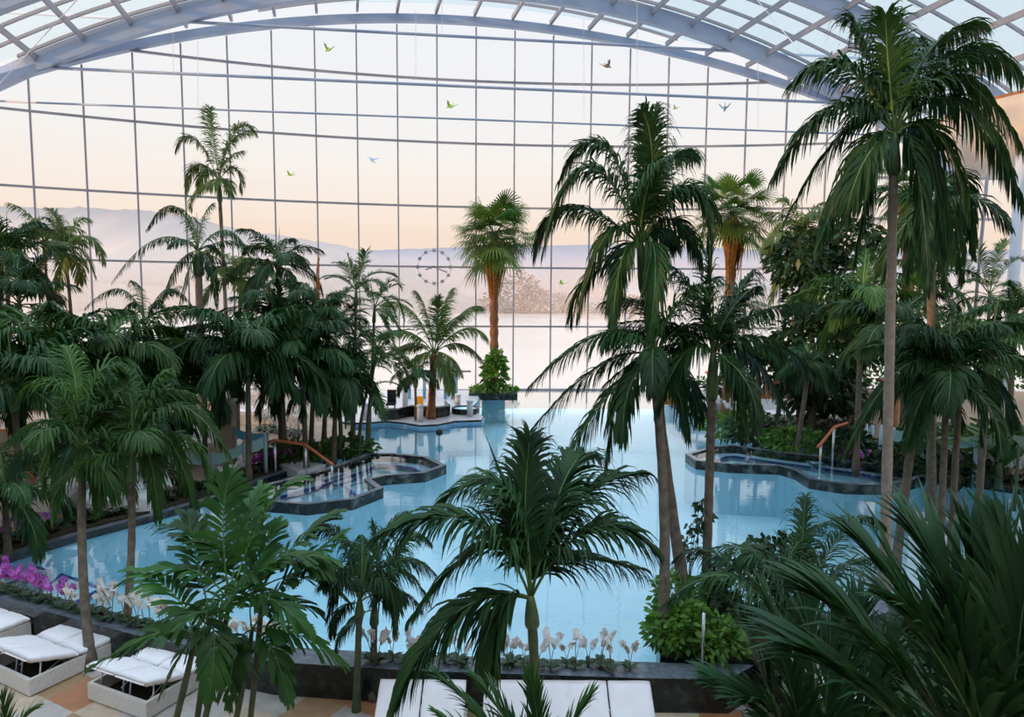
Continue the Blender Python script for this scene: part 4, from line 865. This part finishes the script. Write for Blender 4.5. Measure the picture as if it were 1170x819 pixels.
row(between(V3(lb),252,285,zb),protos(21,'petal_w','white orchid in the short bed left of the violet orchids by the bridge','white orchids by the bridge',hgt=.42),.12,.15,zb,1.2,7)
row(between(V3(lb),287,338,zb),protos(24,'petal_v','deep violet orchid in the bed between the bridge and the left whirlpool basin','violet orchids by the bridge',hgt=.40),.11,.15,zb,1.2,8)
fl0=[ground(300,26.5),ground(352,25)]
for k in range(3): row([p+Vector((0,-.4*k,0)) for p in fl0],protos(31+2*k,'petal_w','white orchid in the far mass under the palms of the left grove','white orchids under the left grove',n=2,hgt=.5),.27,.12,BK,1.6,9+k)
for k,pl in enumerate((rb1,rb2)): row(between(V3(pl),757,868,zb),protos(41+2*k,'petal_w','white orchid in the far row along the right bank','white orchids on the far right bank',n=2,hgt=.42),.24,.1,zb,1.8,12+k)
row([ground(866,25.2),ground(905,24.2)],protos(51,'petal_p','pink-purple orchid behind the dark bushes on the right bank','pink orchids on the right bank',n=2,hgt=.45),.22,.15,BK,1.3,16)
row([ground(965,21.2),ground(1022,20)],protos(53,'petal_p','pink-purple orchid below the pale blue cloth rail on the right bank','pink orchids by the right rail',n=2,hgt=.42),.16,.15,BK,1.2,17)
for k,pl in enumerate((rb1,)): row(between(V3(pl),1040,1190,zb),protos(55+2*k,'petal_w','white orchid in the nearer row along the right bank at the right edge','white orchids at the right edge',n=2,hgt=.40),.14,.07,zb,1.6,18+k)
# ================================================================== SUN LOUNGERS
def lounger(label,loc,rz,back,W=1.17,L=1.55,h=.25):
    """double lounger; local x runs from the head end to the foot end"""
    root=empty('double_sun_lounger',loc,label,'sun lounger','white double sun loungers on the deck',rz=rz)
    t=.05; mb=MB()
    for s in (-1,1): mb.box((L/2,s*(W/2-t/2),h/2+.01),(L,t,h-.02))
    mb.box((t/2,0,h/2+.01),(t,W-2*t,h-.02)); mb.box((L-t/2,0,h/2+.01),(t,W-2*t,h-.02)); mb.box((L*.71,0,h-.03),(L*.56,W-2*t,.03)); mb.box((L*.3,0,.035),(L*.5,W-2*t,.02))
    mb.build('frame','wicker',root)
    mb=MB(); mb.box((L*.24,0,.05),(L*.4,W-2.2*t,.012)); mb.build('slot','dark',root)
    hx=L*.43; ba=R(back); bl=L*.46
    def cushion(cx,cz,lx,ang,y,nm):
        mb=MB(); rows=[]; n=10; wy=W/2-.02; th=.085
        for i in range(n+1):
            x=(i/n-.5)*lx; e=1-max(0,(abs(i/n-.5)*2)**14)*.55; rows.append([])
            for yy,zz in ((-.5,-.3),(-.5,.25),(-.46,.48),(-.25,.53),(0,.54),(.25,.53),(.46,.48),(.5,.25),(.5,-.3),(.46,-.48),(-.46,-.48)):
                bump=.004*math.sin(i*2.1+yy*9); rows[-1].append(Vector((x,yy*wy,zz*th*e+bump)))
        rot=Matrix.Rotation(ang,3,'Y')
        rows=[[Vector((cx,y,cz))+rot@p for p in q] for q in rows]
        k=mb.quadstrip(rows,0,True); m=len(rows[0]); mb.f.append(tuple(k+j for j in range(m))); mb.f.append(tuple(k+n*m+j for j in range(m))[::-1]); mb.m+=[0,0]
        o=mb.build(nm,'fabric',root,smooth=True)
    for y in (-W/4,W/4):
        cushion((hx+L)/2+.005,h+.045,L-hx-.01,0,y,'seat_cushion')
        cushion(hx-math.cos(ba)*bl/2,h+.045+math.sin(ba)*bl/2,bl,ba,y,'back_cushion')
        mb=MB(); w=W/4-.07; zt=h+math.sin(ba)*bl*.7-.02; xt=hx-math.cos(ba)*bl*.7
        for pts in ([(L*.10,y-w,.09),(L*.10,y+w,.09)],[(L*.10,y-w,.09),(xt,y-w,zt)],[(L*.10,y+w,.09),(xt,y+w,zt)],[(xt,y-w,zt),(xt,y+w,zt)],[(L*.2,y,.09),(hx-.03,y,h-.02)]): mb.tube(pts,.011,6)
        mb.build('lift_frame','white_metal',root,smooth=True)
    return root
def lrel(px,z,ax,right=True,W=1.17):
    p=atz(*px,z); n=Vector((-math.sin(ax),math.cos(ax),0)); return p+n*(W/2 if right else -W/2)
ax=R(63); lounger('white double sun lounger at left with empty raised head end, palm trunk in front',lrel((34,797),0,ax),ax,19,L=1.62)
o=atz(36,727,0); n=Vector((-math.sin(ax),math.cos(ax),0)); lounger('white double sun lounger cut off by the left edge, foot end showing',o+n*.585-Vector((math.cos(ax),math.sin(ax),0))*1.55,ax,15)
ax=R(66); lounger('white double sun lounger partly under the broad-leaved palm frond at lower left',lrel((172,819),0,ax)+Vector((0,-.1,0)),ax,19,L=1.45)
for x,lb in ((-1.12,'white double sun lounger behind two slim trunks, leftmost along the front wall'),(.22,'white double sun lounger behind the nearest feather palm stem, middle of three in front'),(1.25,'white double sun lounger at the right end of the three against the front wall')):
    lounger(lb,(x,8.50,0),R(-90),33,W=1.13,L=1.5)
# ================================================================== BRIDGES, RAILS
def cloth(mb,a,b,h,sag):
    rows=[]
    for i in range(13):
        t=i/12; p=a.lerp(b,t)-Vector((0,0,sag*4*t*(1-t))); q=Vector((0,.04*math.sin(t*17),0)); rows.append([p+q,p-q*.6-Vector((0,0,h*.5)),p+q*.5-Vector((0,0,h))])
    mb.quadstrip(rows)
def cloth_rail(label,Y,posts,panels,zb=BK):
    P=[(PX(u,v,Y+dy)) for u,v,dy in posts]; root=empty('cloth_rail',(P[0].x,P[0].y,zb),label,'railing'); o=root.location
    for p in P: mb=MB(); mb.tube([(p.x-o.x,p.y-o.y,-.02),(p.x-o.x,p.y-o.y,p.z-o.z+.04)],.055,10); mb.build('post','post',root,smooth=True)
    for a,b,h,m,sg in panels: mb=MB(); cloth(mb,P[a]-o,P[b]-o,h,sg); c=mb.build('cloth_panel',m,root,smooth=True)
    return root
cloth_rail('pale aqua and blue cloth railing on posts along the left footbridge',19.2,[(192,512,-.6),(243,519,-.4),(279,505,-.2),(303,497,0),(268,489,1.4),(305,495,1.4)],[(0,1,.30,'aqua',.06),(1,2,.30,'aqua',.06),(2,3,.33,'aqua',.05),(4,5,.28,'aqua_deep',.06)])
cloth_rail('pale aqua cloth railing on posts by the wooden pillars on the right bank',20.6,[(990,486,.8),(997,487,1.0),(1007,487,0),(1021,490,0),(1037,493,-.3),(1078,498,-1.5),(1116,498,-2.2)],[(0,1,.3,'aqua',.02),(2,4,.34,'aqua',.03),(5,6,.30,'aqua',.04)])
def handrail(label,Y,pts,posts):
    P=[PX(u,v,Y+dy) for u,v,dy in pts]; root=empty('handrail',(P[0].x,P[0].y,BK),label,'handrail'); o=root.location
    mb=MB(); mb.tube([p-o for p in P],.045,8); mb.build('rail','rail',root,smooth=True)
    for i in posts: mb=MB(); q=P[i]-o; mb.tube([(q.x,q.y,-.3),q],.035,8); mb.build('post','chrome',root,smooth=True)
handrail('terracotta handrail sloping down into the left whirlpool basin',19.3,[(306,505,0),(314,503,0),(349,508,0),(379,530,-.3),(381,532,-.3)],[1,2,3])
handrail('terracotta handrail sloping down into the right whirlpool basin',20.8,[(968,483,.3),(953,488,0),(938,507,-.6),(934,511,-.7)],[1,2])
# ================================================================== STRUCTURES ON THE BANKS
def pillar(u,v,Y,hh,rad,lb,mt='wood'):
    p=ground(u,Y); mb=MB(); mb.tube([(0,0,0),(0,0,hh*.3),(0,0,hh*.7),(0,0,hh)],[rad*1.1,rad*.95,rad,rad*1.1],12); root=empty('wooden_pillar',p,lb,'pillar'); mb.build('shaft',mt,root,smooth=True)
    mb=MB(); mb.box((0,0,hh+.06),(rad*2.8,rad*2.8,.12)); mb.build('capital',mt,root)
pillar(1021,460,23,2.3,.26,'thick orange wooden pillar behind the right cloth railing')
pillar(1038,462,23.6,2.2,.16,'pale slim wooden pillar just right of the thick orange one','plaster')
pillar(879,455,28.5,1.6,.13,'thin orange wooden post behind the right bank palms, left of a pair')
pillar(889,455,28.9,1.6,.12,'thin orange wooden post behind the right bank palms, right of a pair')
pillar(812,452,34.6,1.3,.14,'short dark orange post behind the far right orchid row')
# planter boxes and furniture at right back
def boxthing(name,label,cat,u,Y,d,m,z=BK,rot=0,top=None):
    p=ground(u,Y,z); root=empty(name,p,label,cat,rz=rot); mb=MB(); mb.box((0,0,d[2]/2),d); mb.build('body',m,root)
    if top: mb=MB(); mb.box((0,0,d[2]+.03),(d[0]*1.04,d[1]*1.04,.06)); mb.build('top',top,root)
    return root
boxthing('planter_box','brown planter box with clipped bush behind the right bank, left one','planter',775,33,(1.9,.8,.7),'wood',top='soil')
boxthing('planter_box','brown planter box with clipped bush behind the right bank, right one','planter',880,31,(2.2,.8,.8),'wood',top='soil')
boxthing('speaker_box','small black box among the far orchids, nearer the pool corner','box',783,30.2,(.5,.4,.6),'black',top='black')
boxthing('speaker_box','small black box among the right bank palms','box',853,26.2,(.45,.4,.55),'black',top='black')
def daybed(label,p,w,d,h,hood,rz=0):
    root=empty('daybed',p,label,'daybed',rz=rz); mb=MB(); mb.box((0,0,h*.5),(w,d,h)); mb.build('base','wicker',root)
    mb=MB(); mb.box((0,0,h+.07),(w*.97,d*.97,.14)); mb.build('mattress','fabric',root)
    if hood:
        mb=MB(); rows=[]
        for i in range(9):
            a=R(10+20*i); rows.append([Vector((w*.5*math.cos(a),d*.45*k/4-d*.1*0,h+.1+hood*math.sin(a)*(1-.15*k/4))) for k in range(5)])
        mb.quadstrip(rows); mb.build('hood','fabric',root,smooth=True)
    else:
        mb=MB(); mb.box((0,d*.42,h+.32),(w*.97,.14,.5),rot=Matrix.Rotation(-.35,3,'X')); mb.build('backrest','fabric',root)
    return root
daybed('white daybed with raised back behind the white orchids on the left bank',ground(118,15.6)+Vector((0,.5,0)),1.5,1.5,.35,0,R(20))
daybed('pale daybed with rounded hood left of the white daybed on the left bank',ground(60,16.2),1.1,1.1,.4,.75)
daybed('white hooded daybed at the back of the left grove behind the bridge',ground(290,27.5),1.9,1.5,.4,.9)
daybed('white flat daybed in the left grove left of the bridge',ground(208,21),1.5,1.5,.4,0,R(-30))
daybed('white daybed far right among the planting behind the handrail',ground(948,26),1.8,1.5,.45,.9)
daybed('white daybed behind the far right orchid row',ground(815,30),2.2,1.5,.45,.8)
daybed('pale daybed right of the wooden pillars at far right',ground(1150,26),2.0,1.5,.45,.8)
daybed('white low daybed on the right bank between the palms and the pink orchids',ground(905,27.5),1.9,1.4,.4,0)
# kiosk and stone screens at left back
p=ground(246,30); root=empty('kiosk',p,'round white kiosk with lit blue-white lantern top at the back of the left grove','kiosk')
mb=MB(); mb.tube([(0,0,0),(0,0,1.7)],[.7,.7],20); mb.build('body','fabric',root,smooth=True)
mb=MB(); mb.tube([(0,0,1.7),(0,0,1.85),(0,0,2.0)],[.85,.9,.6],20); mb.build('roof','aqua',root,smooth=True)
p=ground(258,20.6); root=empty('stone_post',p,'pale square stone post beside the left cloth bridge','post'); mb=MB(); mb.box((0,0,.95),(.36,.36,1.9)); mb.build('shaft','plaster',root); mb=MB(); mb.box((0,0,1.93),(.44,.44,.08)); mb.build('cap','granite_pale',root)
mb=MB(); a=ground(150,24); mb.box((a.x,24,BK+.5),(5.5,.25,1.0)); struct('low_screen_left',mb,'plaster')
mb=MB(); a=ground(1080,24.5); mb.box((a.x,24.8,BK+.9),(6.5,.25,1.8)); struct('low_screen_right',mb,'plaster')
# curtain at left edge
p=ground(4,16.5); root=empty('curtain_canopy',p,'cream curtain hanging from a canopy frame at the left edge','canopy'); mb=MB(); rows=[]
for i in range(25):
    x=-.35+.8*i/24; w=.06*math.sin(i*1.9); rows.append([Vector((x*.8,w,1.75)),Vector((x,w*1.3,.9)),Vector((x*.7,w,.35))])
mb.quadstrip(rows); mb.build('curtain','plaster',root,smooth=True)
mb=MB(); mb.bar((-.6,0,1.78),(.6,0,1.78),.06,.06); mb.bar((.52,0,0),(.52,0,1.78),.06,.06); mb.bar((-.52,0,0),(-.52,0,1.78),.06,.06); mb.build('frame','wood',root)
# ================================================================== FAR TERRACE
zt=.62
def tp(u,v): return atz(u,v,zt)
mb=MB(); pts=[tp(433,476),tp(440,479),tp(455,478),tp(470,474),tp(500,476),tp(514,474),tp(508,469)]
rows=[[q+Vector((0,-.18,0)),q+Vector((0,-.18,.42)),q+Vector((0,.18,.42)),q+Vector((0,.18,0))] for q in pts]; mb.quadstrip(rows); tag(mb.build('curved_bench','granite'),'dark curved stone bench on the far terrace beside the coconut palm','bench')
def chair(u,v,lb,m):
    p=tp(u,v); root=empty('terrace_chair',p,lb,'chair'); root.scale=(.7,.7,.55 if m=='gold' else .8); mb=MB(); mb.box((0,0,.42),(.55,.5,.12)); mb.build('seat',m,root); mb=MB(); mb.box((0,.24,.8),(.55,.1,.75)); mb.build('backrest',m,root)
    for sx in (-.22,.22):
        for sy in (-.2,.2): mb=MB(); mb.tube([(sx,sy,0),(sx,sy,.37)],.025,6); mb.build('leg','black',root)
chair(447,470,'tall black chair on the far terrace left of the coconut palm','black')
chair(478,470,'chair with orange cushion on the far terrace just left of the coconut palm trunk','gold')
chair(427,471,'dark low chair on the far terrace behind the pool edge at its left end','black')
def bollard(u,v,lb,h=.6):
    p=tp(u,v); root=empty('bollard',p,lb,'bollard'); mb=MB(); mb.tube([(0,0,0),(0,0,h)],[.13,.13],12); mb.build('shaft','granite_pale',root,smooth=True); mb=MB(); mb.tube([(0,0,h),(0,0,h+.05),(0,0,h+.1)],[.16,.16,.06],12); mb.build('cap','white_metal',root,smooth=True)
bollard(480,481,'pale round bollard at the front edge of the far terrace'); bollard(537,475,'pale round bollard at the right tip of the far terrace'); bollard(523,467,'pale round bollard at the back of the far terrace by the glass porch'); bollard(463,467,'pale round bollard behind the chairs on the far terrace',.9)
bollard(417,479,'pale round bollard at the left front of the far terrace')
p=tp(532,471); root=empty('round_basin',p,'small round blue basin near the right tip of the far terrace','basin'); mb=MB()
n=20; mb.ring([(.62*math.cos(2*math.pi*i/n),.62*math.sin(2*math.pi*i/n)) for i in range(n)],[(.52*math.cos(2*math.pi*i/n),.52*math.sin(2*math.pi*i/n)) for i in range(n)],0,.22); mb.build('rim','granite',root)
mb=MB(); mb.prism([(.52*math.cos(2*math.pi*i/n),.52*math.sin(2*math.pi*i/n)) for i in range(n)],.02,.16); mb.build('basin_water','basin',root)
# glass porch
YV=33.5; dr=empty('door_1',(PX(495,460,YV).x,YV,zt),'glass porch with blue frame leading outside',kind='structure'); o=dr.location
def vx(u): return PX(u,450,YV).x-o.x
zt2=PX(510,428,YV).z-o.z; mb=MB()
for u,w in ((467,.22),(485,.14),(509,.16),(519,.34)): mb.box((vx(u),0,zt2/2),(w,.16,zt2))
mb.box(((vx(467)+vx(522))/2,0,zt2),(vx(522)-vx(467)+.1,.18,.16)); mb.box(((vx(467)+vx(522))/2,1.6,zt2),(vx(522)-vx(467)+.1,.18,.12)); mb.build('door_frame','bluedoor',dr)
mb=MB(); mb.box(((vx(467)+vx(522))/2,.05,zt2/2),(vx(522)-vx(467),.015,zt2)); mb.build('glazing','pane',dr)
mb=MB(); mb.bar((PX(485,424,37).x,37,PX(500,424,37).z),(PX(538,424,37).x,37,PX(500,424,37).z),.1,.1); struct('trim_4',mb,'mullion')
# floating ball and mat
p=atz(502,503,WZ); root=empty('float_ball',p,'small black ball on a short stem standing in the water before the far terrace','float'); mb=MB()
rows=[[Vector((.13*math.sin(math.pi*i/8)*math.cos(2*math.pi*j/14),.13*math.sin(math.pi*i/8)*math.sin(2*math.pi*j/14),.3+.13*math.cos(math.pi*i/8))) for j in range(14)] for i in range(9)]; mb.quadstrip(rows,0,True); mb.build('ball','black',root,smooth=True)
mb=MB(); mb.tube([(0,0,-.8),(0,0,.2)],.03,8); mb.build('stem','post',root)
p=atz(409,518,WZ); root=empty('float_mat',p,'small blue float beside the back of the left whirlpool basin','float',rz=.35); mb=MB(); mb.box((0,0,.06),(.6,.28,.1)); mb.build('body','bluetile',root)
# ================================================================== CLOCK ON THE GLASS
a=math.asin((-4.27-XC)/RW); p=wallp(a); p=PX(496,305,p.y-.14); root=empty('wall_clock',p,'large open clock of twelve dots and two hands mounted on the glass front wall','clock')
Rk=.90
for i in range(12):
    t=math.pi/6*i; mb=MB(); mb.box((Rk*math.sin(t),0,Rk*math.cos(t)),(.17,.05,.17),rot=Matrix.Rotation(t,3,'Y')); mb.build('hour_marker','mullion',root)
mb=MB(); mb.tube([(Rk*math.sin(2*math.pi*i/48),.03,Rk*math.cos(2*math.pi*i/48)) for i in range(49)],.014,5); mb.build('ring','mullion',root)
for an,l in ((112,.78),(-108,.5)):
    t=R(an); mb=MB(); mb.bar((-.1*math.sin(t),-.03,-.1*math.cos(t)),(l*math.sin(t),-.03,l*math.cos(t)),.05,.07); mb.build('clock_hand','mullion',root)
# ================================================================== HANGING PARROTS
def parrot(label,u,v,Y,m,head,up,s=1.0):
    p=PX(u,v,Y); root=empty('hanging_parrot',p,label,'bird','decorative parrots hung in the air'); root.rotation_euler=(0,up*.6,head); root.scale=(s,s,s); mb=MB()
    xs=[-.36,-.20,-.10,-.03,.05,.11,.15,.19,.205]; rr=[.008,.016,.035,.05,.048,.034,.040,.028,.004]
    mb.tube([(x,0,.02*math.sin(x*6)+(.03 if x>.1 else 0)) for x in xs],rr,10)
    for sg in (1,-1):
        rows=[]
        for i in range(7):
            t=i/6; y=.03+.24*t; z=.03+.20*t*(.8+.4*up); xc=.05-.10*t*t; c=.12*(1-t*t*.75)
            rows.append([Vector((xc+c*.4,sg*y,z)),Vector((xc-c*.1,sg*y,z+.012)),Vector((xc-c*.8-.03*math.sin(i*2),sg*y,z-.01))])
        mb.quadstrip(rows)
    mb.tube([(.20,0,.02),(.225,0,.012),(.228,0,-.005)],[.012,.008,.002],6)
    mb.build('body',m,root,smooth=True)
    return root
for a in (('green parrot flying at top left of the glass wall, above the clock',376,57,31,'parrot_g',2.6,.5,1.0),('green parrot flying high left of centre, below the tie rods',515,122,31,'parrot_g',2.7,.4,1.0),('red-brown parrot flying at upper centre right of the arch middle',693,76,30,'parrot_r',.3,.5,1.0),('blue and tan parrot flying at upper right above the brown fan palm',828,124,30,'parrot_b',1.3,.9,1.0),('blue and tan parrot flying at left of centre over the palms',425,183,30,'parrot_b',2.3,-.7,1.0),('small green parrot flying right of the very tall thin palm at left',332,200,31,'parrot_g',2.7,.2,.8),('small yellow-green parrot flying low right of the central fan palm',642,324,28,'parrot_g',2.8,.3,.7),('small green parrot flying near the top of the tall central feather palm',772,124,31,'parrot_g',2.6,.5,.6)): parrot(*a)
for i,(u,v0,v1,Y) in enumerate(((475,20,90,33),(667,30,138,33),(728,12,105,31),(866,75,146,33),(226,55,122,32),(198,45,85,32),(505,0,40,33))):
    t=PX(u,v0-8,Y); q=PX(u,v1,Y); mb=MB(); mb.tube([t,q],.011,5); tag(mb.build('hanging_cable','white_metal'),kind='structure')
# slim pole and granite steps at right
p=atz(801,800,0); root=empty('slim_pole',p,'slim steel pole standing on the deck beside the granite planter','pole'); mb=MB(); t=PX(803,700,p.y); mb.tube([(0,0,0),(0,0,t.z)],.022,8); mb.build('shaft','chrome',root,smooth=True); mb=MB(); mb.tube([(0,0,0),(0,0,.02)],.06,10); mb.build('base','chrome',root)
# lamp on the right column
p=PX(1150,200,26.8); root=empty('spot_lamp',p,'white spotlight fixed high on the column at far right','lamp'); mb=MB(); mb.tube([(-.25,0,0),(.1,0,0)],[.12,.10],12); mb.build('lamp_head','white_metal',root,smooth=True); mb=MB(); mb.tube([(.05,0,0),(.35,.1,-.1)],.03,6); mb.build('arm','white_metal',root)

# granite steps half hidden among the near leaves
mb=MB()
for i in range(3): p=atz(950,800-12*i,1.0+.12*i); mb.box((p.x+.05*i,p.y+.25*i,.5+.06*i),(.8,.3,1.0+.12*i))
struct('stair_steps',mb,'granite_pale')
